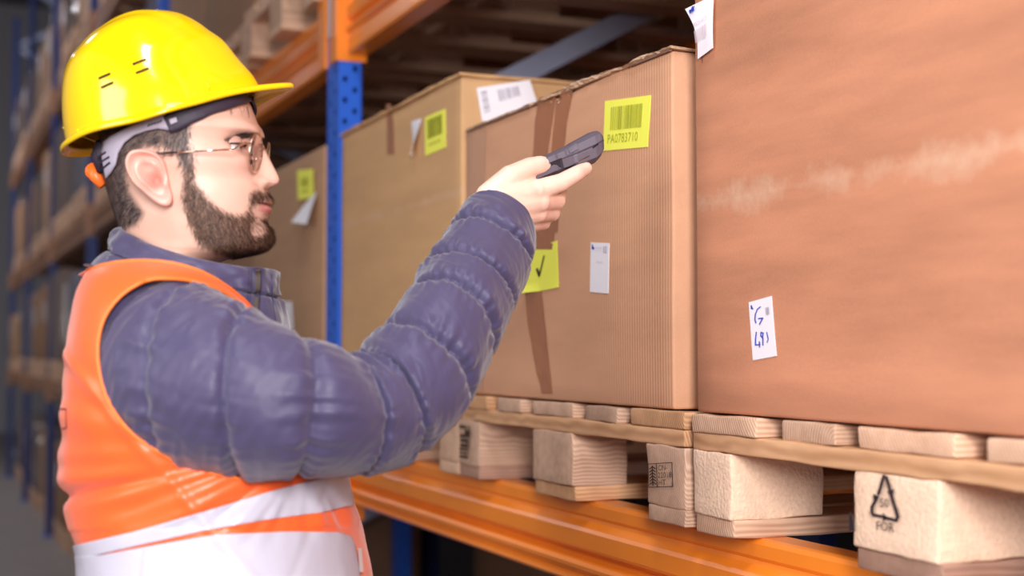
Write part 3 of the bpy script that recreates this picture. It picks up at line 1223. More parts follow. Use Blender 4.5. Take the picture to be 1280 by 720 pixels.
def pchip(x, xs, ys):
    xs = np.asarray(xs, float)
    ys = np.asarray(ys, float)
    h = np.diff(xs)
    d = np.diff(ys) / h
    m = np.zeros(len(xs))
    m[0], m[-1] = d[0], d[-1]
    for i in range(1, len(xs) - 1):
        if d[i - 1] * d[i] > 0:
            w1, w2 = 2 * h[i] + h[i - 1], h[i] + 2 * h[i - 1]
            m[i] = (w1 + w2) / (w1 / d[i - 1] + w2 / d[i])
    x = np.clip(x, xs[0], xs[-1])
    k = np.clip(np.searchsorted(xs, x) - 1, 0, len(xs) - 2)
    t = (x - xs[k]) / h[k]
    return ((1 + 2 * t) * (1 - t) ** 2 * ys[k] + t * (1 - t) ** 2 * h[k] * m[k]
            + t * t * (3 - 2 * t) * ys[k + 1] + t * t * (t - 1) * h[k] * m[k + 1])


def in_poly(x, y, poly):
    c = False
    j = len(poly) - 1
    for i in range(len(poly)):
        xi, yi = poly[i]
        xj, yj = poly[j]
        if (yi > y) != (yj > y) and x < (xj - xi) * (y - yi) / (yj - yi) + xi:
            c = not c
        j = i
    return c


def sdist(x, y, poly):
    """signed distance (inside positive), px"""
    best = 1e9
    n = len(poly)
    for i in range(n):
        ax, ay = poly[i]
        bx, by = poly[(i + 1) % n]
        dx, dy = bx - ax, by - ay
        t = max(0, min(1, ((x - ax) * dx + (y - ay) * dy) / (dx * dx + dy * dy + 1e-9)))
        d = (x - ax - dx * t) ** 2 + (y - ay - dy * t) ** 2
        best = min(best, d)
    d = math.sqrt(best)
    return d if in_poly(x, y, poly) else -d


def sdist_arr(X, Y, poly):
    X, Y = np.asarray(X, float), np.asarray(Y, float)
    best = np.full(X.shape, 1e18)
    inside = np.zeros(X.shape, bool)
    n = len(poly)
    for i in range(n):
        ax, ay = poly[i]
        bx, by = poly[(i + 1) % n]
        dx, dy = bx - ax, by - ay
        t = np.clip(((X - ax) * dx + (Y - ay) * dy) / (dx * dx + dy * dy + 1e-9), 0, 1)
        best = np.minimum(best, (X - ax - dx * t) ** 2 + (Y - ay - dy * t) ** 2)
        if ay != by:
            cr = ((ay > Y) != (by > Y)) & (X < (bx - ax) * (Y - ay) / (by - ay) + ax)
            inside ^= cr
    d = np.sqrt(best)
    return np.where(inside, d, -d)


def smooth_poly(poly, n=4, closed=True):
    out = []
    P = [Vector(p) for p in poly]
    N = len(P)
    rng = range(N) if closed else range(N - 1)
    for i in rng:
        p0, p1, p2, p3 = (P[(i - 1) % N], P[i], P[(i + 1) % N], P[(i + 2) % N]) if closed else \
            (P[max(i - 1, 0)], P[i], P[i + 1], P[min(i + 2, N - 1)])
        for k in range(n):
            t = k / n
            q = 0.5 * ((2 * p1) + (p2 - p0) * t + (2 * p0 - 5 * p1 + 4 * p2 - p3) * t * t + (3 * p1 - p0 - 3 * p2 + p3) * t ** 3)
            out.append(tuple(q))
    if not closed:
        out.append(tuple(P[-1]))
    return out


def grid_mesh(name, P, closed_u=True, cap0=False, cap1=False, smooth=True):
    """P[row][col] of points"""
    R, C = len(P), len(P[0])
    v = [p for row in P for p in row]
    f = []
    for i in range(R - 1):
        for j in range(C if closed_u else C - 1):
            k = (j + 1) % C
            f.append((i * C + j, i * C + k, (i + 1) * C + k, (i + 1) * C + j))
    if cap0:
        f.append(tuple(reversed(range(C))))
    if cap1:
        f.append(tuple((R - 1) * C + j for j in range(C)))
    return v, f


man = thing('person', 'bearded man in navy puffer jacket and orange vest raising a scanner',
            'person', tuple(P_LOC), -YAW)

# ------------------------------------------------------------------ materials
def skin_material():
    m = bpy.data.materials.new('skin')
    nt, N, L, b = nodes_of(m)
    b.inputs['Roughness'].default_value = 0.42
    b.inputs['Subsurface Weight'].default_value = 0.12
    b.inputs['Subsurface Radius'].default_value = (1.0, 0.35, 0.2)
    b.inputs['Subsurface Scale'].default_value = 0.006
    b.inputs['Specular IOR Level'].default_value = 0.4
    at = N.new('ShaderNodeAttribute')
    at.attribute_name = 'tone'
    tc = N.new('ShaderNodeTexCoord')
    no = N.new('ShaderNodeTexNoise')
    no.inputs['Scale'].default_value = 45
    no.inputs['Detail'].default_value = 4
    L.new(tc.outputs['Object'], no.inputs[0])
    mr = N.new('ShaderNodeMapRange')
    mr.inputs['To Min'].default_value = 0.86
    mr.inputs['To Max'].default_value = 1.14
    L.new(no.outputs['Fac'], mr.inputs[0])
    mx = N.new('ShaderNodeVectorMath')
    mx.operation = 'SCALE'
    L.new(at.outputs['Color'], mx.inputs[0])
    L.new(mr.outputs[0], mx.inputs['Scale'])
    L.new(mx.outputs[0], b.inputs['Base Color'])
    n2 = N.new('ShaderNodeTexNoise')
    n2.inputs['Scale'].default_value = 900
    L.new(tc.outputs['Object'], n2.inputs[0])
    bp = N.new('ShaderNodeBump')
    bp.inputs['Strength'].default_value = 0.15
    bp.inputs['Distance'].default_value = 0.0005
    L.new(n2.outputs['Fac'], bp.inputs['Height'])
    L.new(bp.outputs[0], b.inputs['Normal'])
    return m


M_skin = skin_material()


def hair_material(name, c0, c1, c2):
    m = bpy.data.materials.new(name)
    nt, N, L, b = nodes_of(m)
    b.inputs['Roughness'].default_value = 0.5
    b.inputs['Specular IOR Level'].default_value = 0.25
    at = N.new('ShaderNodeAttribute')
    at.attribute_name = 'tone'
    cr = N.new('ShaderNodeValToRGB')
    cr.color_ramp.elements[0].color = (*c0, 1)
    cr.color_ramp.elements[1].color = (*c2, 1)
    e = cr.color_ramp.elements.new(0.6)
    e.color = (*c1, 1)
    L.new(at.outputs['Fac'], cr.inputs[0])
    L.new(cr.outputs[0], b.inputs['Base Color'])
    return m


M_hair = hair_material('dark_brown_hair', (0.014, 0.008, 0.007), (0.042, 0.025, 0.022), (0.26, 0.20, 0.20))
M_beard = hair_material('brown_beard', (0.022, 0.010, 0.007), (0.070, 0.032, 0.020), (0.26, 0.14, 0.09))
M_jacket = mat('navy_puffer_nylon', (0.056, 0.046, 0.108), 0.50, var=0.08, scale=20, bump=0.18, bscale=60, spec=0.35, sheen=0.3)
M_seam = mat('jacket_seam_thread', (0.03, 0.025, 0.07), 0.6, var=0.1)
M_vest = mat('orange_vest_polyester', (0.96, 0.125, 0.020), 0.38, var=0.06, scale=10, bump=0.25, bscale=70, spec=0.5, sheen=0.2)
M_hem = mat('orange_vest_binding', (1.0, 0.20, 0.03), 0.5, var=0.05)
M_reflect = mat('silver_reflective_tape', (0.55, 0.53, 0.63), 0.36, var=0.05, scale=14, bump=0.2, bscale=60, spec=0.5)
M_trouser = mat('dark_work_trousers', (0.03, 0.03, 0.05), 0.8, var=0.2)
M_boot = mat('black_leather_boot', (0.02, 0.018, 0.018), 0.5, var=0.2)
M_zip = mat('bronze_zip_teeth', (0.05, 0.032, 0.02), 0.5, metal=0.2, var=0.3, scale=60)

SKIN = Vector((0.74, 0.45, 0.35))

# ------------------------------------------------------------------ head, neck and trunk: one lofted surface
HR = [  # photo row, back px, front px (without the nose), half width in metres
    (36, 200, 224, 0.014), (42, 184, 236, 0.030), (54, 168, 250, 0.045), (72, 152, 266, 0.058), (92, 140, 282, 0.068), (112, 133, 298, 0.0755),
    (128, 130, 311, 0.0785), (140, 129, 316, 0.0795), (154, 129, 321.5, 0.0790), (162, 129, 326, 0.0785), (168, 129.5, 326, 0.0780), (176, 130, 320, 0.0775), (186, 130, 317, 0.0765),
    (196, 131, 319, 0.0760), (208, 132, 321, 0.0750), (220, 133, 323, 0.0735), (230, 135, 326, 0.0720), (237, 137, 331, 0.0712),
    (250, 141, 334.0, 0.0700), (262, 145, 333.5, 0.0685),
    (272, 148, 332.5, 0.0672), (278, 150, 333, 0.0660), (287, 153, 339, 0.0640), (297, 156, 341, 0.0615),
    (306, 158, 337, 0.0590), (313, 159, 326, 0.0575), (318, 159, 306, 0.0565), (323, 158, 284, 0.0575), (330, 156, 266, 0.0600), (345, 150, 258, 0.066),
    (365, 150, 262, 0.080), (385, 152, 280, 0.115), (410, 150, 300, 0.15), (470, 150, 335, 0.165), (560, 150, 360, 0.155), (680, 165, 385, 0.15), (800, 165, 390, 0.155), (880, 165, 390, 0.155)]
yy = np.array([h[0] for h in HR], float)
rows_y = np.concatenate([np.linspace(36, 140, 50), np.linspace(140.7, 330, 235), np.linspace(332, 400, 30), np.linspace(410, 880, 30)])
bk = pchip(rows_y, yy, [h[1] for h in HR])
fr = pchip(rows_y, yy, [h[2] for h in HR])
hw = pchip(rows_y, yy, [h[3] for h in HR])
NOSE_Y = [165, 171, 178, 186, 196, 206, 214, 220, 225, 229, 232, 235, 238]
NOSE_F = [325.5, 326.5, 328, 331, 336, 341, 345, 348, 349.3, 348, 344, 338, 331.5]
LIP_Y = [236, 241, 246, 251, 254.5, 256.8, 259.0, 262.5, 266, 270, 275]
LIP_D = [0, 2.0, 4.2, 5.8, 5.2, 0.6, 4.6, 5.8, 4.2, 1.0, 0]
NC = 280
ths = [2 * PI * j / NC for j in range(NC)]
BP, BT = [], []

BEARD = smooth_poly([(229, 214), (238, 200), (244, 206), (245, 222), (253, 236), (265, 250), (281, 261), (296, 266), (307, 262), (311, 250), (311, 240), (318, 235), (331, 236), (352, 240),
                     (352, 252), (336, 251.5), (322, 252), (315, 257), (316, 264), (326, 270), (352, 268), (356, 290), (352, 310), (336, 324), (314, 330), (290, 324), (264, 312), (247, 303), (238, 285), (230, 262), (226, 238)], 3)
HAIRP = smooth_poly([(120, 100), (205, 90), (236, 110), (243, 140), (240, 165), (245, 182), (246, 200), (238, 215), (229, 214), (222, 200), (214, 190), (190, 184), (170, 192), (161, 215), (165, 238), (178, 258), (182, 268), (170, 283), (150, 289), (120, 285), (100, 240), (100, 150)], 3)
BARE = [(311, 276), (322, 272), (331, 278), (332, 290), (322, 297), (312, 292)]


def smoothstep(a, b, x):
    t = max(0.0, min(1.0, (x - a) / (b - a)))
    return t * t * (3 - 2 * t)


for i, y in enumerate(rows_y):
    rowpx = []
    pb, pf = PL(bk[i], y), PL(fr[i], y)
    z = pb.z
    u0, u1 = pb.x, pf.x
    if y < 330:
        uc = u0 + (u1 - u0) * 0.46
    else:
        uc = u0 + (u1 - u0) * 0.5
    face = smoothstep(150, 175, y) * (1 - smoothstep(300, 318, y))
    ex_f = 2.15 + 0.25 * face
    nose_d = 0
    if 165 <= y <= 238:
        nose_d = PL(float(np.interp(y, NOSE_Y, NOSE_F)), y).x - u1
        nose_d = max(0, nose_d)
    wn = float(np.interp(y, [165, 180, 200, 215, 224, 230, 238], [0.008, 0.0065, 0.0075, 0.0098, 0.0115, 0.0125, 0.012]))
    row = []
    for th in ths:
        c, s = math.cos(th), math.sin(th)
        if c >= 0:
            e = 2 / ex_f
            u = uc + (u1 - uc) * (abs(c) ** e)
            v = hw[i] * math.copysign(abs(s) ** e, s)
        else:
            u = uc - (uc - u0) * (abs(c) ** 0.92)
            v = hw[i] * math.copysign(abs(s) ** 0.95, s)
        av = abs(v)
        if c > 0:
            if y < 322:
                u += nose_d * math.exp(-(v / wn) ** 2)
                # nostril wings
                u += 0.0055 * math.exp(-((av - 0.0145) / 0.0050) ** 2 - ((y - 229) / 6.0) ** 2)
                # eye sockets
                dy = (y - 184) / 11
                u -= 0.0105 * math.exp(-((av - 0.035) / 0.016) ** 2 - dy * dy)
                # brow ridge
                u += 0.003 * math.exp(-((av - 0.026) / 0.018) ** 2 - ((y - 168) / 6) ** 2)
                # cheekbones
                u += 0.004 * math.exp(-((av - 0.045) / 0.016) ** 2 - ((y - 208) / 13) ** 2)
                v += math.copysign(0.002, v) * math.exp(-((av - 0.06) / 0.016) ** 2 - ((y - 205) / 16) ** 2) if av > 0.01 else 0
                # lips narrow from the middle outwards
                if 236 < y < 275:
                    u += float(np.interp(y, LIP_Y, LIP_D)) / 1145 * math.exp(-(av / 0.0215) ** 4)
                    u -= 0.0016 * math.exp(-((y - 257) / 2.2) ** 2 - ((av - .024) / .004) ** 2)
                # hollow between chin and lips fades sideways, chin rounded
                u -= 0.004 * smoothstep(0.05, 0.5, c) * smoothstep(0.018, 0.034, av) * math.exp(-((y - 298) / 14) ** 2)
        q = Vector((u, v, z))
        # temples a little hollow
        row.append(q)
        a = lproj((u, -abs(v), z)) if y < 340 else (0, 0)
        t = SKIN.copy()
        if y < 335:
            if nose_d:
                t = t.lerp(Vector((0.80, 0.40, 0.33)), 0.5 * math.exp(-(v / .012) ** 2 - ((y - 226) / 9) ** 2))
            t = t.lerp(Vector((0.82, 0.42, 0.33)), 0.35 * math.exp(-((av - .05) / .02) ** 2 - ((y - 212) / 14) ** 2))
            t = t.lerp(Vector((0.55, 0.30, 0.24)), 0.45 * math.exp(-((av - .034) / .02) ** 2 - ((y - 192) / 7) ** 2) * (c > 0))
            if c > 0 and 252 < y < 267 and av < .028:
                t = Vector((0.62, 0.235, 0.21)) if (y > 257.3 and av < .024) else t.lerp(Vector((0.55, 0.25, 0.2)), .6)
            if c > 0 and abs(y - 256.9) < 0.9 and av < .03:
                t = Vector((0.16, 0.05, 0.05))
            db = sdist(a[0], a[1], BEARD) if 190 < y < 332 else -99
            if db > -2:
                k = smoothstep(-2, 9, db) * 0.75
                if in_poly(a[0], a[1], BARE):
                    k *= 0.35
                t = t.lerp(Vector((0.22, 0.12, 0.085)), k)
            dh = sdist(a[0], a[1], HAIRP) if y < 295 and u < PL(255, y).x else -99
            if dh > -3:
                t = t.lerp(Vector((0.10, 0.065, 0.055)), smoothstep(-3, 8, dh) * 0.9)
            if c < 0.2 and y < 150:
                t = Vector((0.10, 0.065, 0.055))
        BT.append(t)
    BP.append(row)
bv, bf = grid_mesh('body', BP, True, True, True)
n_head = len(bv)

# ---- ears (egg shaped relief joined to the head mesh)
EAR = smooth_poly([(183, 189.5), (197, 192), (207, 201), (211, 214), (214, 232), (217, 247), (214, 256), (206, 258), (195, 252), (184, 242), (173, 231), (166, 217), (164.5, 204), (170, 193)], 5)
ec = Vector((194, 223))


def add_ear(side):
    rings = 15
    n = len(EAR)
    base = len(bv)
    SS = [0, .14, .27, .38, .48, .57, .65, .72, .79, .85, .91, .96, 1.0, 1.0, .93, .85]
    for k, s in enumerate(SS):
        for j, (x, y) in enumerate(EAR):
            X, Y = ec.x + (x - ec.x) * s, ec.y + (y - ec.y) * s
            dx, dy = (x - ec.x), (y - ec.y)
            ang = math.atan2(-dy, dx)            # 0 = towards the face, pi/2 = up
            back = 0.5 - 0.5 * math.cos(ang)     # 1 at the back
            upk = max(0, math.sin(ang))
            low = max(0, -math.sin(ang))
            flare = 0.006 + 0.016 * ((194 - X) / 30 * 0.5 + 0.5)
            helix = 0.0066 * math.exp(-((s - .90) / .075) ** 2) * (back * 0.8 + upk * .9) * (1 - .8 * low * (1 - back))
            anti = 0.0062 * math.exp(-((s - .55) / .12) ** 2) * smoothstep(-.1, .5, back + upk * .3 - .25)
            conch = -0.0125 * math.exp(-(((X - 197) / 9) ** 2 + ((Y - 228) / 11) ** 2))
            trag = 0.005 * math.exp(-(((X - 210) / 4) ** 2 + ((Y - 231) / 6) ** 2))
            fossa = -0.005 * math.exp(-(((X - 189) / 7) ** 2 + ((Y - 206) / 6) ** 2))
            lobe = 0.001 * low
            h = flare + helix + anti + conch + trag + fossa + lobe
            if k >= 13:
                h = flare - (0.004, 0.008, 0.016)[k - 13]
            p = PL(X, Y, -0.0765)
            yv = 0.0765 - 0.004 * smoothstep(235, 256, Y) + h
            bv.append(Vector((p.x, side * yv, p.z)))
            t = Vector((0.84, 0.44, 0.36))
            t = t.lerp(Vector((0.72, 0.24, 0.17)), .75 * math.exp(-((s - 1.0) / .06) ** 2) * (0.4 + .6 * low) + .5 * math.exp(-((s - .75) / .06) ** 2) * upk)
            t = t.lerp(Vector((0.66, 0.26, 0.20)), .55 * math.exp(-((s - .76) / .05) ** 2) * (back * .8 + upk * .5))  # shade of the groove inside the rim painted into the tone
            t = t.lerp(Vector((0.36, 0.12, 0.09)), min(1, max(0, -conch / 0.0125) * .65 + max(0, -fossa / .0035) * .25))  # shade of the ear hollows painted into the skin tone
            BT.append(t)
    m = len(SS)
    for k in range(m - 1):
        for j in range(n):
            jj = (j + 1) % n
            q = (base + k * n + j, base + k * n + jj, base + (k + 1) * n + jj, base + (k + 1) * n + j)
            bf.append(q if side > 0 else tuple(reversed(q)))


add_ear(-1)
add_ear(1)


# ---- hands (voxel union of tapered finger chains), joined into the body mesh
def sphere_geo(c, r, n=12, m=8, sc=(1, 1, 1)):
    v, f = [], []
    for i in range(m + 1):
        ph = PI * i / m
        for j in range(n):
            th = 2 * PI * j / n
            v.append(Vector(c) + Vector((math.sin(ph) * math.cos(th) * sc[0], math.sin(ph) * math.sin(th) * sc[1], math.cos(ph) * sc[2])) * r)
    for i in range(m):
        for j in range(n):
            f.append((i * n + j, (i + 1) * n + j, (i + 1) * n + (j + 1) % n, i * n + (j + 1) % n))
    return v, f


def voxel_union(mb, vox, sm_iter=8):
    me = mesh_from('tmp', mb.v, mb.f)
    o = bpy.data.objects.new('tmp', me)
    COL.objects.link(o)
    md = o.modifiers.new('r', 'REMESH')
    md.mode = 'VOXEL'
    md.voxel_size = vox
    md = o.modifiers.new('s', 'SMOOTH')
    md.factor = 0.5
    md.iterations = sm_iter
    bpy.context.view_layer.update()
    ev = o.evaluated_get(bpy.context.evaluated_depsgraph_get())
    m2 = bpy.data.meshes.new_from_object(ev)
    bpy.data.objects.remove(o)
    return m2


def chain(mb, pts, rad, n=14):
    mb.tube(pts, rad, n)
    for p, r in zip(pts, rad):
        mb.add(*sphere_geo(p, r, 14, 10))


def hpt(px, py, D):
    return PL(px, py, D - D0)


hb = MB()
wr = hpt(630, 268, 1.615)
chain(hb, [hpt(560, 400, 1.50), hpt(610, 300, 1.59), hpt(628, 268, 1.615)], [.032, .027, .024])
# palm fan
mcp = [hpt(671, 238, 1.640), hpt(675, 252, 1.645), hpt(672, 266, 1.655), hpt(664, 279, 1.665)]
wrs = [hpt(626, 250, 1.618), hpt(630, 260, 1.616), hpt(634, 270, 1.620), hpt(638, 280, 1.628)]
for a, b, r0, r1 in zip(wrs, mcp, (.017, .0175, .017, .0155), (.0130, .0128, .0122, .0112)):
    chain(hb, [a, a.lerp(b, .5) + Vector((0, .002, 0)), b], [r0, (r0 + r1) / 2 + .001, r1])
# fill of the palm between thumb and index
chain(hb, [hpt(616, 246, 1.625), hpt(640, 232, 1.640), hpt(662, 232, 1.650)], [.0165, .0165, .012])
# thumb
chain(hb, [hpt(611, 246, 1.620), hpt(638, 222, 1.633), hpt(662, 209, 1.648), hpt(675, 206.5, 1.655), hpt(681, 206, 1.658)], [.0165, .0150, .0120, .0115, .0098])
# index, stretched below the scanner
chain(hb, [mcp[0], hpt(702, 228, 1.650), hpt(721, 217, 1.662), hpt(732, 210.5, 1.672)], [.0130, .0112, .0098, .0085])
# middle, ring, little: bent, then closing round the far side of the scanner
chain(hb, [mcp[1], hpt(696, 251, 1.672), hpt(700, 236, 1.700), hpt(692, 222, 1.722)], [.0128, .0112, .0100, .0085])
chain(hb, [mcp[2], hpt(690, 266, 1.682), hpt(694, 247, 1.712), hpt(684, 230, 1.728)], [.0122, .0108, .0096, .0082])
chain(hb, [mcp[3], hpt(679, 278, 1.688), hpt(682, 259, 1.716), hpt(672, 240, 1.728)], [.0112, .0096, .0086, .0075])
# knuckle and tendon relief
for q, r in ((mcp[0], .0136), (mcp[1], .0134), (mcp[2], .0128)):
    hb.add(*sphere_geo(q + Vector((0, -.0012, 0)), r))
hand = voxel_union(hb, 0.0016, 7)
# crease folds: small displacement along the fingers is carried by the skin bump
off = len(bv)
for v in hand.vertices:
    bv.append(v.co.copy())
    x, y = lproj(v.co)
    t = Vector((0.84, 0.56, 0.45))
    for (kx, ky, kr) in ((671, 238, 6), (696, 251, 7), (690, 266, 7), (679, 278, 6), (731, 212, 6), (680, 206, 6)):
        t = t.lerp(Vector((0.82, 0.42, 0.33)), .45 * math.exp(-((x - kx) ** 2 + (y - ky) ** 2) / kr ** 2))
    BT.append(t)
for p in hand.polygons:
    bf.append(tuple(i + off for i in p.vertices))
# far hand, hanging relaxed
hb2 = MB()
fw = Vector((0.27, 0.27, 0.84))
chain(hb2, [fw + Vector((-.02, 0, .22)), fw + Vector((0, 0, .04)), fw], [.033, .027, .025])
for k in range(4):
    a = fw + Vector((-.022 + .016 * k, 0, -.005))
    b = a + Vector((0.004 * (k - 1.5), -.004, -.085))
    l = (.032, .036, .034, .026)[k]
    chain(hb2, [a, b, b + Vector((.006, -.008, -l)), b + Vector((.010, -.022, -l * 1.6)), b + Vector((.010, -.036, -l * 2.0))], [.016, .0115, .0095, .0085, .0075])
chain(hb2, [fw + Vector((.02, -.01, -.02)), fw + Vector((.045, -.02, -.055)), fw + Vector((.05, -.028, -.085)), fw + Vector((.048, -.034, -.11))], [.017, .014, .0115, .009])
hand2 = voxel_union(hb2, 0.003, 4)
off = len(bv)
for v in hand2.vertices:
    bv.append(v.co.copy())
    BT.append(Vector((0.82, 0.54, 0.43)))
for p in hand2.polygons:
    bf.append(tuple(i + off for i in p.vertices))

body_me = mesh_from('body', bv, bf, True)
_bm = bmesh.new()
_bm.from_mesh(body_me)
bmesh.ops.recalc_face_normals(_bm, faces=_bm.faces)
_bm.to_mesh(body_me)
_bm.free()
ca = body_me.color_attributes.new('tone', 'FLOAT_COLOR', 'POINT')
ca.data.foreach_set('color', np.array([(t[0], t[1], t[2], 1.0) for t in BT], np.float32).ravel())
body = obj('body', body_me, M_skin, man)

# ---- eyes
M_slotk = mat('eyelash_black', (0.02, 0.012, 0.01), 0.5)
M_eye = mat('eye_white', (0.72, 0.66, 0.63), 0.15, var=0.05, scale=60)
M_iris = mat('dark_iris', (0.05, 0.028, 0.018), 0.1, var=0.2, scale=200)
for sd in (-1, 1):
    c = PL(296.5, 186.5, 0)
    c.y = sd * 0.0325
    c.x -= 0.001
    v, f = sphere_geo((0, 0, 0), 0.0120, 28, 18)
    e = obj('eyeball', mesh_from('eye', v, f, True), M_eye, man, tuple(c))
    v, f = sphere_geo((0.0052, 0, -0.001), 0.0072, 20, 14)
    obj('iris', mesh_from('iris', v, f, True), M_iris, e)
    # lids: shells wrapped round the ball
    for nm, a0, a1 in (('upper_eyelid', 2, 46), ('lower_eyelid', -55, -22)):
        v, f = [], []
        A, B = 12, 20
        for i in range(A + 1):
            el = math.radians(a0 + (a1 - a0) * i / A)
            for j in range(B + 1):
                az = math.radians(-100 + 200 * j / B)
                k = 1.0 if nm[0] == 'u' else 1.0
                edge = (1 - (az / 1.75) ** 2)
                el2 = el if i else math.radians(a0) * edge + math.radians(-4) * (1 - edge)
                r = 0.0134
                v.append((r * math.cos(el2) * math.cos(az), r * math.cos(el2) * math.sin(az), r * math.sin(el2)))
        for i in range(A):
            for j in range(B):
                q = i * (B + 1) + j
                f.append((q, q + 1, q + B + 2, q + B + 1))
        lo = obj(nm, mesh_from(nm, v, f, True), None, e)
        lm = bpy.data.materials.get('eyelid_skin') or mat('eyelid_skin', (0.60, 0.35, 0.28), 0.45, var=0.08, scale=80)
        lo.data.materials.append(lm)
        s = lo.modifiers.new('t', 'SOLIDIFY')
        s.thickness = 0.0011
        if nm[0] == 'u':
            ed = [Vector(q) * 1.05 for q in v[2:B - 1]]
            lash = MB().tube(ed, 0.0009, 6)
            for q in ed[1:-1]:
                for dd in (-.3, 0.3):
                    dv = Vector((1, dd + q.y * 20, -.25)).normalized()
                    lash.tube([q, q + dv * .004, q + (dv + Vector((0, 0, .35))) * .007], [.0003, .00025, .0001], 4)
            obj('eyelashes', lash.mesh('lash'), M_slotk, e)['kind'] = 'stuff'

# ------------------------------------------------------------------ hair strands on the body surface
co = np.array([tuple(v) for v in bv[:n_head]])
HB = BVHTree.FromPolygons([Vector(c) for c in co], [f for f in bf if max(f) < n_head and len(f) == 4])


def strands(poly, mask_fn, n, length, width, dir_fn, lift, seed, name, m, lo_y, hi_y):
    rnd = random.Random(seed)
    mb = MB()
    quads = []
    r0 = int(np.searchsorted(rows_y, lo_y))
    r1 = min(int(np.searchsorted(rows_y, hi_y)), len(rows_y) - 2)
    cum, items = [], []
    tot = 0
    for i in range(r0, r1):
        cs = [(BP[i][j] + BP[i + 1][(j + 1) % NC]) / 2 for j in range(NC)]
        xy = [lproj((c_.x, -abs(c_.y), c_.z)) for c_ in cs]
        dist = sdist_arr([q[0] for q in xy], [q[1] for q in xy], poly)
        for j in range(NC):
            a, b, c, d = BP[i][j], BP[i][(j + 1) % NC], BP[i + 1][(j + 1) % NC], BP[i + 1][j]
            ctr = cs[j]
            k = mask_fn(xy[j][0], xy[j][1], ctr, dist[j])
            if k <= 0:
                continue
            nn = (c - a).cross(d - b)
            ar = nn.length
            if ar < 1e-12:
                continue
            nn.normalize()
            if nn.dot(Vector((ctr.x + .2, ctr.y, 0))) < 0 and ctr.y * nn.y < 0:
                nn = -nn
            tot += ar * k
            cum.append(tot)
            items.append((a, b, c, d, nn))
    cum = np.array(cum)
    V, F = mb.v, mb.f
    TT = []
    for q in range(n):
        it = items[int(np.searchsorted(cum, rnd.random() * tot))]
        a, b, c, d, nn = it
        s, t = rnd.random(), rnd.random()
        p = (a * (1 - s) + b * s) * (1 - t) + (d * (1 - s) + c * s) * t
        if nn.y * p.y < 0 and abs(p.y) > .02:
            nn = -nn
        if abs(p.y) <= .02 and nn.x * (p.x - BP[120][0].x + .1) < 0:
            nn = -nn
        xq, yq = lproj((p.x, -abs(p.y), p.z))
        if 185 < xq < 230 and 262 < yq < 310:
            continue
        dr = dir_fn(p)
        dr = dr + Vector((rnd.gauss(0, 1), rnd.gauss(0, 1), rnd.gauss(0, 1))) * 0.28
        dr -= nn * dr.dot(nn)
        dr.normalize()
        L = length * rnd.uniform(0.55, 1.25)
        wv = dr.cross(nn).normalized() * width * rnd.uniform(.7, 1.2) / 2
        p = p - nn * 0.0006
        p1 = p + dr * L * .5 + nn * L * lift
        p2 = p + dr * L * .98 + nn * L * lift * rnd.uniform(.8, 1.6)
        o = len(V)
        V += [tuple(p - wv), tuple(p + wv), tuple(p1 - wv * .8), tuple(p1 + wv * .8), tuple(p2)]
        F += [(o, o + 1, o + 3, o + 2), (o + 2, o + 3, o + 4)]
        TT.append(rnd.random())
    me = mb.mesh(name)
    ca_ = me.color_attributes.new('tone', 'FLOAT_COLOR', 'POINT')
    tt = np.repeat(np.array(TT), 5)
    ca_.data.foreach_set('color', np.stack([tt, tt, tt, np.ones_like(tt)], 1).astype(np.float32).ravel())
    o = obj(name, me, m, man)
    o['kind'] = 'stuff'
    return o


def beard_mask(x, y, c, d):
    if d < -1.5:
        return 0
    k = smoothstep(-1.5, 9, d)
    if in_poly(x, y, BARE):
        k *= .22
    if x < 250 and y < 262:
        k *= .8
    return k


def beard_dir(p):
    x, y = lproj((p.x, -abs(p.y), p.z))
    if y < 254 and x > 305:
        return Vector((0.15, 0.5 * (1 if p.y > 0 else -1), -1))
    return Vector((0.45 * smoothstep(230, 320, x), 0, -1))


def hair_mask(x, y, c, d):
    if d < -2 or y < 95:
        return 0
    k = smoothstep(-2, 9, d)
    # neckline fades
    if y > 262:
        k *= smoothstep(290, 262, y)
    return k


def hair_dir(p):
    x, y = lproj((p.x, -abs(p.y), p.z))
    if x > 205:
        return Vector((-0.15, 0, -1))
    return Vector((-0.8, 0, -0.8)) if x > 150 else Vector((0.25, 0, -1))


def _sm(a, b, x):
    return smoothstep(a, b, x)


_ss = smoothstep


def smoothstep(a, b, x):
    if a > b:
        return 1 - _ss(b, a, x)
    return _ss(a, b, x)


strands(BEARD, beard_mask, 15000, 0.0080, 0.00040, beard_dir, 0.28, 3, 'beard', M_beard, 196, 329)
strands(HAIRP, hair_mask, 15000, 0.011, 0.00045, hair_dir, 0.16, 5, 'hair', M_hair, 90, 292)
BROW = smooth_poly([(282, 176), (292, 170), (305, 166), (318, 165), (326, 168), (324, 173), (312, 172), (298, 175), (286, 180)], 3)


def brow_mask(x, y, c, d):
    return 1 if d > 0 and abs(c.y) > .010 else 0


strands(BROW, brow_mask, 1300, 0.008, 0.0005, lambda p: Vector((-0.8, 0.6 * (1 if p.y > 0 else -1), 0.15)), 0.18, 8, 'eyebrow', M_hair, 158, 186)
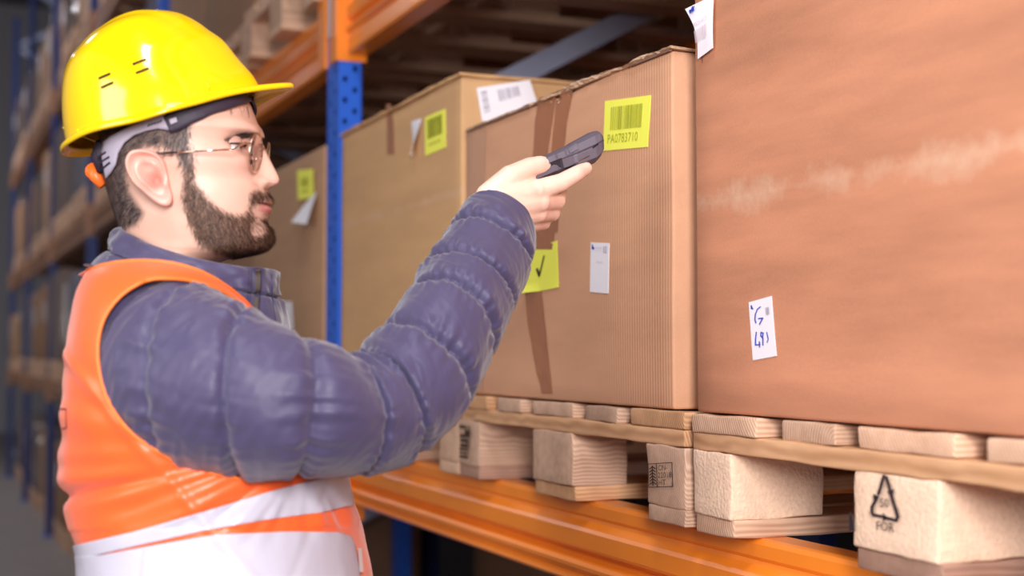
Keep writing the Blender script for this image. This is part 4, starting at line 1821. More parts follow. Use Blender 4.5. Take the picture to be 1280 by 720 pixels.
# loose fringe strands under the helmet band
fr_mb = MB()
rnd = random.Random(4)
for k in range(9):
    x = rnd.uniform(283, 312)
    v = -0.012 - 0.045 * ((312 - x) / 29)
    a = PL(x, 134 + (312 - x) * .12, v)
    hit = HB.ray_cast(Vector((a.x + .0, -0.3, a.z)), Vector((0, 1, 0)))
    L = rnd.uniform(8, 17)
    b = PL(x + rnd.uniform(-2, 8) * .6, 134 + L, v - .001)
    off_ = Vector((0.004, -0.004, 0))
    for q in (a, b):
        h = HB.ray_cast(Vector((q.x, -0.3, q.z)), Vector((0, 1, 0)))
        if h[0] is not None:
            q.y = h[0].y - 0.002
    fr_mb.tube([a, (a + b) / 2 + Vector((.001, -.0015, 0)), b], [.00014, .00013, .00008], 4)
o = obj('fringe', fr_mb.mesh('fringe'), M_hair, man)
o['kind'] = 'stuff'

# ------------------------------------------------------------------ torso surface shared by jacket and vest
TR = [  # row, back px, front px, half width
    (300, 150, 270, 0.075), (318, 138, 285, 0.086), (328, 124, 297, 0.104), (337, 112, 307, 0.128), (347, 104, 318, 0.150), (360, 97, 330, 0.170), (378, 90, 338, 0.186),
    (400, 84, 348, 0.196), (430, 78, 362, 0.203), (470, 73, 386, 0.205), (520, 73, 408, 0.203), (560, 75, 418, 0.196), (590, 76, 430, 0.194),
    (615, 79, 437, 0.192), (640, 84, 445, 0.192), (665, 92, 450, 0.193), (690, 96, 454, 0.195), (720, 97, 461, 0.198), (800, 97, 470, 0.20), (870, 99, 474, 0.20)]
ty = np.array([t[0] for t in TR], float)
tb = [t[1] for t in TR]
tf = [t[2] for t in TR]
tw = [t[3] for t in TR]


def torso(th, y, off=0.0):
    b, f, w_ = (float(pchip(np.array([y]), ty, q)[0]) for q in (tb, tf, tw))
    pb, pf = PL(b, y), PL(f, y)
    uc, a = (pb.x + pf.x) / 2, (pf.x - pb.x) / 2
    c, s = math.cos(th), math.sin(th)
    e = 2 / 2.25
    return Vector((uc + (a + off) * math.copysign(abs(c) ** e, c), (w_ + off) * math.copysign(abs(s) ** e, s), pb.z))


VY0, VY1, VR, VC = 312.0, 866.0, 270, 300
# precompute torso rows (fast)


def ring_px(yv, b, f, w_):
    pb, pf = PL(b, yv), PL(f, yv)
    uc, a = (pb.x + pf.x) / 2, (pf.x - pb.x) / 2
    xs = []
    for k in range(72):
        th = 2 * PI * k / 72
        c, s_ = math.cos(th), math.sin(th)
        xs.append(lproj((uc + a * math.copysign(abs(c) ** (2 / 2.25), c), w_ * math.copysign(abs(s_) ** (2 / 2.25), s_), pb.z))[0])
    return min(xs), max(xs)


# the table gives the outline in the photo: solve for the ring whose outline falls there
for k, (yv, b_t, f_t, w_) in enumerate(TR):
    if yv < 345:
        continue
    b_t, f_t = b_t + 13, f_t - 6
    b_, f_ = b_t, f_t
    for it in range(8):
        lo_, hi_ = ring_px(yv, b_, f_, w_)
        b_ += (b_t - lo_)
        f_ += (f_t - hi_)
    tb[k], tf[k] = b_, f_
vrows = np.concatenate([np.linspace(VY0, 420, 110), np.linspace(421.5, 720, 170), np.linspace(723, VY1, 40)])
tB, tF, tW = pchip(vrows, ty, tb), pchip(vrows, ty, tf), pchip(vrows, ty, tw)
base_pts = []
for i, y in enumerate(vrows):
    pb, pf = PL(tB[i], y), PL(tF[i], y)
    uc, a = (pb.x + pf.x) / 2, (pf.x - pb.x) / 2
    row = []
    for j in range(VC):
        th = 2 * PI * j / VC
        c, s = math.cos(th), math.sin(th)
        e = 2 / 2.25
        row.append(Vector((uc + a * math.copysign(abs(c) ** e, c), tW[i] * math.copysign(abs(s) ** e, s), pb.z)))
    base_pts.append(row)


def grid_normals(P):
    A = np.array([[tuple(p) for p in r] for r in P])
    du = np.roll(A, -1, 1) - np.roll(A, 1, 1)
    dv = np.gradient(A, axis=0)
    n = np.cross(du, dv)
    n /= np.linalg.norm(n, axis=2, keepdims=True) + 1e-12
    # outward
    ctr = A.mean(axis=1, keepdims=True)
    s = np.sign(((A - ctr) * n).sum(axis=2).sum())
    return A, n * s


A0, N0 = grid_normals(base_pts)
PXY = np.zeros((len(vrows), VC, 2))
for i in range(len(vrows)):
    for j in range(VC):
        p = A0[i, j]
        PXY[i, j] = lproj((p[0], -abs(p[1]), p[2]))


def ridged(x):
    return 1 - abs(2 * (x - math.floor(x)) - 1)


def vest_disp(i, j):
    x, y = PXY[i, j]
    p = A0[i, j]
    sgn = 1 if p[1] < 0 else -1
    d = nz((p[0], p[1], p[2]), 9, 2) * 0.004
    # folds streaming from the underarm towards back and waist
    dx, dy = x - 372, y - 560
    r = math.hypot(dx, dy)
    ang = math.atan2(dy, -dx)                     # 0 = straight back, grows downwards
    wv = nz((ang * 3.2, r * 0.0035, sgn), 1.0, 5) + .5 * nz((ang * 8.5, r * 0.006, sgn), 1.0, 6)
    k = smoothstep(420, 540, y) * (1 - smoothstep(640, 700, y))
    d += 0.0100 * wv * k * smoothstep(40, 120, r)
    # sagging fold above the band, at the back
    d += 0.006 * math.exp(-((y - (598 + (x - 80) * -.10)) / 12) ** 2) * math.exp(-((x - 100) / 90) ** 2)
    d -= 0.008 * math.exp(-((y - (622 + (x - 80) * -.22)) / 9) ** 2) * math.exp(-((x - 110) / 110) ** 2)
    # long diagonal fold on the back
    d += 0.003 * math.exp(-((y - (430 + (x - 78) * 1.25)) / 10) ** 2)
    d += 0.002 * nz((p[0], p[1], p[2]), 26, 9)
    # neat below the reflective band
    return d * (1 if y < 660 else .55)


A1 = A0.copy()
VD = np.zeros((len(vrows), VC))
for i in range(len(vrows)):
    for j in range(VC):
        VD[i, j] = vest_disp(i, j)
        A1[i, j] = A0[i, j] + N0[i, j] * (0.007 + VD[i, j])

for i in range(len(vrows)):
    for j in range(VC):
        p = A1[i, j]
        PXY[i, j] = lproj((p[0], -abs(p[1]), p[2]))

ARM = smooth_poly([(182, 352), (152, 370), (131, 398), (123, 433), (126, 470), (138, 506), (158, 535), (188, 559), (230, 580), (280, 595), (330, 600), (360, 585), (376, 540), (378, 480), (362, 430), (336, 408), (318, 396), (298, 378), (270, 361), (240, 352), (210, 349)], 3)
NECK = smooth_poly([(60, 250), (60, 352), (110, 337), (145, 329), (180, 327), (215, 330), (252, 341), (288, 362), (318, 389), (345, 420), (380, 470), (405, 500), (520, 500), (520, 250)], 2)


def clipped_patch(A, keep, name, m, parent, thick=0.0016, offset=0.0, snap=True):
    """keep(i,j)-> signed px distance (>0 kept) array G; cut the grid along G=0"""
    G = keep
    R_, C_ = G.shape
    idx = -np.ones((R_, C_), int)
    v, f = [], []
    pos = A.copy()
    inside = G > 0
    use = np.zeros((R_, C_), bool)
    quads = []
    for i in range(R_ - 1):
        for j in range(C_):
            k = (j + 1) % C_
            if inside[i, j] or inside[i, k] or inside[i + 1, j] or inside[i + 1, k]:
                quads.append((i, j, k))
                use[i, j] = use[i, k] = use[i + 1, j] = use[i + 1, k] = True
    if snap:
        for i in range(R_):
            for j in range(C_):
                if use[i, j] and not inside[i, j]:
                    best = None
                    for di, dj in ((1, 0), (-1, 0), (0, 1), (0, -1), (1, 1), (1, -1), (-1, 1), (-1, -1)):
                        ii, jj = i + di, (j + dj) % C_
                        if 0 <= ii < R_ and inside[ii, jj]:
                            t = G[ii, jj] / (G[ii, jj] - G[i, j] + 1e-9)
                            q = A[ii, jj] * (1 - t) + A[i, j] * t
                            d = np.linalg.norm(q - A[i, j])
                            if best is None or d < best[0]:
                                best = (d, q)
                    if best:
                        pos[i, j] = best[1]
    for (i, j, k) in quads:
        q = []
        for a, b in ((i, j), (i, k), (i + 1, k), (i + 1, j)):
            if idx[a, b] < 0:
                idx[a, b] = len(v)
                v.append(tuple(pos[a, b]))
            q.append(int(idx[a, b]))
        f.append(tuple(q))
    o = obj(name, mesh_from(name, v, f, True), m, parent)
    s = o.modifiers.new('thickness', 'SOLIDIFY')
    s.thickness = thick
    s.offset = offset
    return o


G = np.minimum(-sdist_arr(PXY[:, :, 0], PXY[:, :, 1], ARM), -sdist_arr(PXY[:, :, 0], PXY[:, :, 1], NECK))
vest = clipped_patch(A1, G, 'safety_vest', M_vest, man)

# binding along the armhole and neck: tube following the cut
def surf_at(x, y, lift):
    """near-side point of the torso that projects to (x,y)"""
    o = Vector((0, 0, CAMZ)) + ray(x, y) * 0.5
    return o


TB = BVHTree.FromPolygons([Vector(p) for p in A1.reshape(-1, 3)], [(i * VC + j, i * VC + (j + 1) % VC, (i + 1) * VC + (j + 1) % VC, (i + 1) * VC + j)
                                                                   for i in range(len(vrows) - 1) for j in range(VC)])
camL = Vector((-R0, -D0, CAMZ))          # camera in person-local axes


def cast(x, y, lift=0.0, tree=None):
    d = (PL(x, y, 0) - camL).normalized()
    h = (tree or TB).ray_cast(camL, d)
    if h[0] is None:
        return None
    n = h[1] if h[1].dot(d) < 0 else -h[1]
    return h[0] + n * lift


def mirror(p):
    return Vector((p.x, -p.y, p.z))


bind = MB()
pts = [cast(x, y, 0.001) for x, y in ARM]
pts = [p for p in pts if p is not None]
bind.tube(pts + pts[:1], 0.0019, 8)
o = obj('armhole_binding', bind.mesh('binding', True), M_hem, vest)
bind = MB().tube([mirror(p) for p in pts if lproj(p)[0] < 330], 0.0019, 8)
obj('armhole_binding', bind.mesh('binding', True), M_hem, vest)
pts = [cast(x, y, 0.001) for x, y in NECK if 100 < x < 330]
pts = [p for p in pts if p is not None]
obj('neck_binding', MB().tube(pts, 0.0018, 8).mesh('binding', True), M_hem, vest)
obj('neck_binding', MB().tube([mirror(p) for p in pts], 0.0018, 8).mesh('binding', True), M_hem, vest)

# reflective bands
BAND1 = [(60, 688), (95, 681), (170, 664), (250, 641), (330, 616), (400, 598), (431, 590), (437, 610), (439, 633), (430, 634), (400, 641), (330, 650), (260, 662), (180, 680), (120, 694), (60, 704)]
BAND2 = [(60, 697), (130, 693), (200, 680), (270, 668), (360, 665), (418, 666), (434, 671), (440, 682), (450, 740), (458, 800), (60, 800)]
for nm, poly, lift in (('reflective_band', BAND1, 0.0098), ('reflective_band', BAND2, 0.0108)):
    G = np.where(PXY[:, :, 1] > 560, sdist_arr(PXY[:, :, 0], PXY[:, :, 1], poly), -9.0)
    G = np.where(A0[:, :, 1] > 0.004, np.minimum(G, 405 - PXY[:, :, 0]), G)
    A2 = np.zeros_like(A0)
    for i in range(len(vrows)):
        for j in range(VC):
            x, y = PXY[i, j]
            p = A0[i, j]
            cr = 0.0012 * (nz((p[0] * 30, p[1] * 30, p[2] * 6), 1.0, 4)) + 0.003 * math.exp(-((x - 186 + (y - 700) * .1) / 3) ** 2) * (y > 680) \
                - 0.001 * math.exp(-((x - (395 + (640 - y) * .4)) / 6) ** 2)
            A2[i, j] = A0[i, j] + N0[i, j] * (lift + VD[i, j] + cr)
    bd = clipped_patch(A2, G, nm, M_reflect, vest, 0.0008)
    bd['label'] = 'slanting silver reflective band' if poly is BAND1 else 'lower silver reflective band round the waist'
# pale tag at the front edge of the vest
tag_c = [cast(x, y, 0.004) for x, y in ((443, 686), (447.5, 686), (450, 716), (445, 716))]
if all(p is not None for p in tag_c):
    v, f = slab_poly(tag_c, 0.001, (0, -1, 0))
    obj('size_tag', mesh_from('tag', v, f), M_paper, vest)
# printed letter on the back
pr_pts = [[(76, 511.5), (84, 511.5)], [(84, 511.5), (84, 535)], [(84, 535), (77, 536)]]
mbp = MB()
for a, b in pr_pts:
    P = [cast(a[0] + (b[0] - a[0]) * t, a[1] + (b[1] - a[1]) * t, 0.0006) for t in (0, .25, .5, .75, 1)]
    P = [p for p in P if p is not None]
    if len(P) > 1:
        mbp.tube(P, 0.0009, 5)
if mbp.v:
    obj('printed_letter', mbp.mesh('letter'), M_ink, vest)

# ------------------------------------------------------------------ jacket: trunk, collar, sleeves
A3 = A0 - N0 * 0.004
jr = [[Vector(A3[i, j]) for j in range(0, VC, 3)] for i in range(0, len(vrows), 4) if vrows[i] > 336]
v, f = grid_mesh('j', jr, True, False, False)
jacket = obj('puffer_jacket', mesh_from('jacket', v, f, True), M_jacket, man)


def ring_interp(nodes, t):
    i = min(int(t), len(nodes) - 2)
    k = t - i
    p0, p1, p2, p3 = nodes[max(i - 1, 0)], nodes[i], nodes[i + 1], nodes[min(i + 2, len(nodes) - 1)]
    out = []
    for a, b, c, d in zip(p0, p1, p2, p3):
        out.append(0.5 * ((2 * b) + (c - a) * k + (2 * a - 5 * b + 4 * c - d) * k * k + (3 * b - a - 3 * c + d) * k ** 3))
    return out


# (top/inner px, bottom/outer px, depth of the axis, half thickness in depth)
SL = [((186, 405), (182, 505), 1.440, 0.050),
      ((204, 360), (200, 568), 1.400, 0.078),
      ((246, 356), (236, 586), 1.365, 0.082),
      ((302, 383), (308, 597), 1.350, 0.080),
      ((366, 417), (376, 592), 1.355, 0.076),
      ((430, 449), (443, 592), 1.395, 0.068),
      ((452, 441), (512, 574), 1.425, 0.064),
      ((480, 409), (577, 514), 1.455, 0.062),
      ((514, 368), (617, 434), 1.495, 0.058),
      ((531, 334), (641, 385), 1.530, 0.054),
      ((566, 282), (657, 340), 1.575, 0.049),
      ((588, 253), (662, 300), 1.605, 0.042)]
seam_t = [1.0, 2.0, 3.0, 4.0, 5.0, 6.0, 7.0, 8.0, 9.0, 10.0]
nodes = []
for (a, b, D, w_) in SL:
    A_, B_ = hpt(a[0], a[1], D), hpt(b[0], b[1], D)
    nodes.append((*A_, *B_, w_))
NR, NA = 330, 150


def seam_d(t, th):
    """distance (in t) to the nearest seam, seams wander a little round the arm"""
    tt = t + 0.10 * math.sin(th * 1.0 + 1.3 * round(t)) + 0.04 * nz((th * 1.2, round(t) * 3.1, 0), 1.0, 3)
    k = min(max(round(tt), 1), 10)
    return tt - k, k


def sleeve_mesh(nodes, mir=False, seed=0, NR=NR):
    rows = []
    T = len(nodes) - 1
    for i in range(NR + 1):
        t = T * i / NR
        q = ring_interp(nodes, t)
        A_, B_ = Vector(q[0:3]), Vector(q[3:6])
        C_, H = (A_ + B_) / 2, (A_ - B_) / 2
        w_ = q[6]
        qn = ring_interp(nodes, min(T, t + .05))
        qp = ring_interp(nodes, max(0, t - .05))
        ax = (Vector(qn[0:3]) + Vector(qn[3:6]) - Vector(qp[0:3]) - Vector(qp[3:6])).normalized()
        side = H.normalized().cross(ax).normalized()
        if side.y > 0:
            side = -side                       # towards the camera side
        cap = 1.0
        if t < 0.6:
            cap = math.sqrt(max(0.0, 1 - (1 - t / 0.6) ** 2))
            cap = 0.25 + 0.75 * cap
        row = []
        for j in range(NA):
            th = 2 * PI * j / NA
            c, s = math.cos(th), math.sin(th)
            d, k = seam_d(t, th)
            ad = abs(d)
            pf = math.exp(-(ad / 0.085) ** 2)                   # at the seam
            fine = math.exp(-(ad / 0.030) ** 2)
            puff = 1 - pf
            seg = nz((t * 1.7, math.cos(th) * 1.3, math.sin(th) * 1.3), 1.0, seed + 1)
            puck = nz((th * 8.0 + k * 9, t * 1.2, 0), 1.0, seed + 2) * math.exp(-(ad / 0.28) ** 2)
            puck2 = ridged(nz((th * 2.4 + 4 * t, t * 1.6, k), 1.0, seed + 7) * 2.2) - 0.5
            elbow = math.exp(-((t - 5.4) / 0.9) ** 2) * max(0, c) ** 2
            sh = math.exp(-((t - 2.0) / 1.3) ** 2)
            amp = 0.0085 * (0.55 + 0.45 * smoothstep(2.5, 5.5, t))
            dr = amp * (puff - 0.55) - 0.0025 * fine + 0.0038 * seg + 0.0046 * puck + 0.0016 * puck2 * (0.6 + sh)
            dr += 0.004 * elbow * math.sin(t * 13 + 1.5 * s)
            if t > 10.9:
                dr *= 0.4
            if t < 1:
                dr *= t
            p = C_ + (H * c + side * (w_ * s)) * cap
            n = (H.normalized() * c + side * s)
            p = p + n * dr
            if mir:
                p = Vector((p.x, -p.y, p.z))
            row.append(p)
        rows.append(row)
    # cuff turned inwards
    last = rows[-1]
    cc = sum(last, Vector()) / len(last)
    ax = (cc - sum(rows[-12], Vector()) / NA).normalized()
    rows.append([cc + (p - cc) * 0.95 + ax * 0.003 for p in last])
    rows.append([cc + (p - cc) * 0.86 + ax * 0.001 for p in last])
    rows.append([cc + (p - cc) * 0.78 - ax * 0.02 for p in last])
    v, f = grid_mesh('s', rows, True, True, False)
    return mesh_from('sleeve', v, f, True)


sl = obj('sleeve', sleeve_mesh(nodes), M_jacket, jacket)
# far sleeve hanging down
fn = []
for z, u, v, r in ((1.44, -.215, .12, .05), (1.43, -.21, .17, .07), (1.38, -.20, .205, .078), (1.30, -.19, .225, .075), (1.22, -.175, .235, .07), (1.14, -.16, .24, .066),
                   (1.08, -.14, .245, .062), (1.02, -.12, .25, .058), (.97, -.095, .255, .054), (.92, -.065, .26, .05), (.88, -.03, .265, .046), (.85, .0, .27, .04)):
    u += .26
    fn.append((u + r, -v, z + .01, u - r, -v, z - .01, r))
obj('sleeve', sleeve_mesh(fn, True, 40, 120), M_jacket, jacket)

# collar
CN = 200
crow = []
#   (back px,py) (front px,py) half width, bulge
CR = [((112, 352), (366, 428), 0.128), ((120, 338), (362, 412), 0.112), ((128, 325), (356, 395), 0.100), ((135, 315), (350, 376), 0.090), ((138, 308), (348, 366), 0.088), ((141, 300), (346, 354), 0.088),
      ((146, 291), (345.5, 344), 0.086), ((152, 284.5), (344, 338), 0.081), ((157, 284), (340, 337), 0.076), ((160, 290), (336, 342), 0.072), ((162, 304), (332, 356), 0.070), ((162, 330), (328, 380), 0.070)]
NCR = 70
cn = []
for (a, b, w_) in CR:
    cn.append((*PL(*a), *PL(*b), w_))
for i in range(NCR + 1):
    t = (len(cn) - 1) * i / NCR
    q = ring_interp(cn, t)
    B_, F_ = Vector(q[0:3]), Vector(q[3:6])
    C_ = (B_ + F_) / 2
    H = (F_ - B_) / 2
    row = []
    for j in range(CN):
        th = 2 * PI * j / CN
        c, s = math.cos(th), math.sin(th)
        e = 2 / 2.2
        cc, ss = math.copysign(abs(c) ** e, c), math.copysign(abs(s) ** e, s)
        # the near side of the collar top dips below the straight line back-front
        sag = -0.012 * (ss * ss) * smoothstep(0.5, 6, t)
        seam = math.exp(-((t - 3.4) / .22) ** 2)
        dr = -0.0075 * seam + 0.0050 * nz((th * 3.4, t * .5, 0), 1.0, 2) * (t < 9) + 0.0055 * nz((th * 9, t * .35, 3), 1.0, 7) * math.exp(-((t - 3.4) / 1.1) ** 2) \
            + 0.0015 * nz((th * 6, t * 1.0, 0), 1.0, 5)
        n = Vector((c, s, 0))
        row.append(C_ + H * cc + Vector((0, q[6] * ss, sag)) + n * dr)
    crow.append(row)
v, f = grid_mesh('c', crow, True, False, False)
collar_me = mesh_from('collar', v, f, True)
obj('collar', collar_me, M_jacket, jacket)
CB = BVHTree.FromPolygons([Vector(p) for p in v], f)
# front zip on the near side of the collar
zp = [(322.5, 338), (323, 350), (322, 365), (320.5, 380), (321, 395), (326, 408), (336, 420), (348, 432)]
zpts = [cast(x, y, 0.0006, CB) for x, y in smooth_poly(zp, 6, False)]
zpts = [p for p in zpts if p is not None]
if len(zpts) > 3:
    mbz = MB()
    for a, b in zip(zpts[:-1], zpts[1:]):
        L = (b - a).length
        for k in range(2):
            c = a.lerp(b, (k + .5) / 2)
            d = (b - a).normalized()
            mbz.tube([c - Vector((0.0025, 0.0028, 0)), c + Vector((0.0025, -0.0028, 0))], 0.0011, 6)
    tp = MB().tube(zpts, 0.0032, 8)
    zo = obj('zip_tape', tp.mesh('zip'), M_seam, jacket)
    o = obj('zip_teeth', mbz.mesh('teeth'), M_zip, zo)
    o['kind'] = 'stuff'
for offx in (-9, -12):
    zz = [cast(x + offx, y, 0.0003, CB) for x, y in smooth_poly(zp, 4, False)]
    zz = [p for p in zz if p is not None]
    if len(zz) > 2:
        obj('stitching', MB().tube(zz, 0.0006, 5).mesh('st'), M_seam, jacket)
zz = [cast(x, y, 0.0003, CB) for x, y in [(339, 343), (340, 360), (341, 380), (344, 400), (352, 415)]]
zz = [p for p in zz if p is not None]
if len(zz) > 2:
    obj('stitching', MB().tube(zz, 0.0007, 5).mesh('st'), M_seam, jacket)

# ------------------------------------------------------------------ trousers and boots
hip_u = (PL(97, 800).x + PL(466, 800).x) / 2
leg = MB()
zh = PL(100, 860).z
for sd in (-1, 1):
    P_, rr = [], []
    for z, u, v, r in ((zh + .10, 0, .08, .095), (zh - .05, 0, .088, .100), (zh - .2, .0, .095, .094), (.52, .02, .105, .078), (.40, .01, .105, .070), (.2, -.01, .11, .068), (.09, -.015, .11, .072)):
        P_.append(Vector((hip_u + u, sd * v, z)))
        rr.append(r)
    leg.tube(P_, rr, 32)
leg_me = voxel_union(leg, 0.008, 6)
leg_me.polygons.foreach_set('use_smooth', [True] * len(leg_me.polygons))
obj('trousers', leg_me, M_trouser, man)
for sd in (-1, 1):
    bt = MB()
    c = Vector((hip_u - .035, sd * .11, 0))
    bt.tube([c + Vector((0, 0, .02)), c + Vector((0, 0, .16))], [.05, .052], 20)
    bt.tube([c + Vector((-.05, 0, .045)), c + Vector((.05, 0, .05)), c + Vector((.13, 0, .04)), c + Vector((.19, 0, .034))], [.043, .050, .046, .034], 20)
    me = voxel_union(bt, 0.006, 5)
    for v in me.vertices:
        v.co.z = max(v.co.z, 0.004)
    me.polygons.foreach_set('use_smooth', [True] * len(me.polygons))
    b = obj('boot', me, M_boot, man)
    so = gbox((.27, .1, .014), (4, 2, 1), .005, origin=(c.x - .075, c.y - .05, 0))
    obj('sole', so, M_boot, b)
# ================================================================== hard hat, glasses, scanner
M_helmet = mat('glossy_yellow_plastic', (0.95, 0.60, 0.003), 0.16, var=0.02, scale=4, spec=0.5, coat=0.4)
M_band_dk = mat('dark_sweat_band', (0.030, 0.020, 0.040), 0.6, var=0.1, scale=60, bump=0.3)
M_band_gr = mat('grey_head_strap', (0.42, 0.38, 0.48), 0.45, var=0.05)
M_knob = mat('orange_knob_plastic', (0.95, 0.16, 0.02), 0.4, var=0.05)
M_slot = mat('dark_slot', (0.03, 0.02, 0.0), 0.8, var=0.1)

hat = thing('hard_hat', 'glossy yellow hard hat with vent slots worn tilted back on the man', 'hard hat', tuple(P_LOC), -YAW)
TA = math.radians(17.9)
SC = 1 / 1145.0
HC = PL(201, 149.5)
e1 = Vector((math.cos(TA), 0, math.sin(TA)))
e2 = Vector((-math.sin(TA), 0, math.cos(TA)))


def HP(a, v, b):
    return HC + e1 * (a * SC) + e2 * ((b * 0.972 + v * 0.06) * SC) + Vector((0, v * SC, 0))


bs = [0, 17, 48, 74, 92, 103, 117, 124, 131, 136, 139, 140]
front = [131, 128, 115, 104.5, 91, 83, 70, 61, 47, 33, 19, 8]
rear = [-119, -117, -110.5, -102, -93, -84, -65, -53, -36, -20, -5, 8]
side_ = [119, 118.5, 113, 104, 94, 86, 72, 62, 47, 32, 15, 0]
A0c = 8.0
NB, NP = 70, 160


def rimz(th):
    c, sn = math.cos(th), math.sin(th)
    return -9.0 * sn * sn * smoothstep(-.7, 0, c) * (1 - smoothstep(.45, .95, c)) - 3 * max(0, c) ** 4


hv = []
for i in range(NB + 1):
    s = i / NB
    b = 140.0 * (1 - (1 - s) ** 1.9) if True else 0
    fr_ = float(pchip(np.array([b]), bs, front)[0])
    re_ = float(pchip(np.array([b]), bs, rear)[0])
    sd_ = float(pchip(np.array([b]), bs, side_)[0])
    if i == NB:
        fr_ = re_ = A0c
        sd_ = 0.01
    ac = (fr_ + re_) / 2
    row = []
    for j in range(NP):
        th = 2 * PI * j / NP
        c, sn = math.cos(th), math.sin(th)
        a = ac + (fr_ - re_) / 2 * c
        v = sd_ * sn * (1 - .48 * max(0, c) ** 2.5)
        zl = rimz(th) * (1 - b / 140.0) ** 1.5
        # raised crown rib running front to back
        rib = smoothstep(48, 30, abs(v)) * smoothstep(20, 60, b) * 3.0
        row.append(HP(a, v, b + zl + rib * (b / 140.0)))
    hv.append(row)
# brim rows, under the dome: flare outwards then lip
def brim(th):
    c = math.cos(th)
    return 6 + 34 * max(0, c) ** 4 + 3 * max(0, -c) ** 4


brows = []
for (k, dz) in ((1.0, -1.5), (1.04, -4.5), (1.0, -8.0), (.90, -7.2), (.4, -5.0), (0.0, -3.0), (-.6, 0.5)):
    row = []
    for j in range(NP):
        th = 2 * PI * j / NP
        c, sn = math.cos(th), math.sin(th)
        fr_, re_, sd_ = front[0], rear[0], side_[0]
        ac = (fr_ + re_) / 2
        L = brim(th) * k
        a = ac + (fr_ - re_) / 2 * c + L * c
        v = (sd_ * sn + min(L, 8) * sn) * (1 - .48 * max(0, c) ** 2.5)
        dz_ = rimz(th)
        peak = max(0, c) ** 3
        z = dz - (2.5 * peak if k > .5 else 0)
        row.append(HP(a, v, z + dz_))
    brows.append(row)
mid = []
for k in (0.45, 0.8):
    row = []
    for j in range(NP):
        th = 2 * PI * j / NP
        c, sn = math.cos(th), math.sin(th)
        fr_, re_, sd_ = front[0], rear[0], side_[0]
        ac = (fr_ + re_) / 2
        L = brim(th) * k
        peak = max(0, c) ** 3
        z = (1.5 if k < .6 else 0) - 1.5 * peak
        row.append(HP(ac + (fr_ - re_) / 2 * c + L * c, (sd_ * sn + min(L, 8) * sn) * (1 - .48 * max(0, c) ** 2.5), z + rimz(th)))
    mid.append(row)
allrows = list(reversed(brows)) + list(reversed(mid)) + hv
# inner lining rows so the shell has thickness
inner = []
for i in range(0, NB + 1, 5):
    row = []
    for j in range(NP):
        p = hv[i][j]
        c = HP(A0c, 0, 20)
        row.append(c + (p - c) * 0.965)
    inner.append(row)
allrows = list(reversed(inner)) + allrows
v, f = grid_mesh('shell', allrows, True, True, True)
me = fix_normals(mesh_from('shell', v, f, True))
shell = obj('shell', me, M_helmet, hat)
HT = BVHTree.FromPolygons([p for r in hv for p in r], [(i * NP + j, i * NP + (j + 1) % NP, (i + 1) * NP + (j + 1) % NP, (i + 1) * NP + j) for i in range(NB) for j in range(NP)])


def hcast(x, y, lift):
    return cast(x, y, lift, HT)


slots = [((124, 98), (138, 92)), ((127, 109.5), (141.5, 103)), ((166, 80.5), (182.5, 74.3)), ((170, 91.5), (186, 85.5))]
for a, b in slots:
    P_ = [hcast(a[0] + (b[0] - a[0]) * t, a[1] + (b[1] - a[1]) * t, 0.0001) for t in (0, .33, .66, 1)]
    P_ = [p + Vector((0, -.0006, 0)) for p in P_]
    o = obj('vent_slot', MB().tube(P_, 0.0014, 8).mesh('slot'), M_slot, shell)
    obj('vent_slot', MB().tube([mirror(p) for p in P_], 0.0014, 8).mesh('slot'), M_slot, shell)
# raised ribs where the harness clips in, low on the side
for a, b in (((203, 121), (206, 131)), ((257, 101), (261, 113)), ((98, 163), (104, 172))):
    P_ = [hcast(a[0], a[1], 0.0008), hcast(b[0], b[1], 0.0008)]
    if None not in P_:
        obj('clip_rib', MB().tube(P_, 0.0014, 8).mesh('rib', True), M_helmet, shell)
        obj('clip_rib', MB().tube([mirror(p) for p in P_], 0.0014, 8).mesh('rib', True), M_helmet, shell)


def band(name, pxs, m, parent, thick=0.002, side=0.083):
    """pxs: (xt,yt,xb,yb) edge pairs on the near side; wraps over head surface; mirrored copy too"""
    out = None
    for sd in (-1, 1):
        v, f = [], []
        K = 5
        fine = []
        for q in range(len(pxs) - 1):
            for k in range(6):
                t = k / 6
                fine.append([pxs[q][i] * (1 - t) + pxs[q + 1][i] * t for i in range(4)])
        fine.append(list(pxs[-1]))
        for (xt, yt, xb, yb) in fine:
            for k in range(K + 1):
                t = k / K
                x, y = xt + (xb - xt) * t, yt + (yb - yt) * t
                # position on a head-sized oval
                p = cast(x, y, 0.004 + side - .083, HB)
                if p is None:
                    p = PL(x, y, -0.02)
                v.append(Vector((p.x, p.y * (1 if sd < 0 else -1), p.z)))
        R_ = len(fine)
        for i in range(R_ - 1):
            for j in range(K):
                a = i * (K + 1) + j
                f.append((a, a + 1, a + K + 2, a + K + 1))
        o = obj(name, mesh_from(name, v, f, True), m, parent)
        s = o.modifiers.new('t', 'SOLIDIFY')
        s.thickness = thick
        s.offset = 0
        out = o
    return out


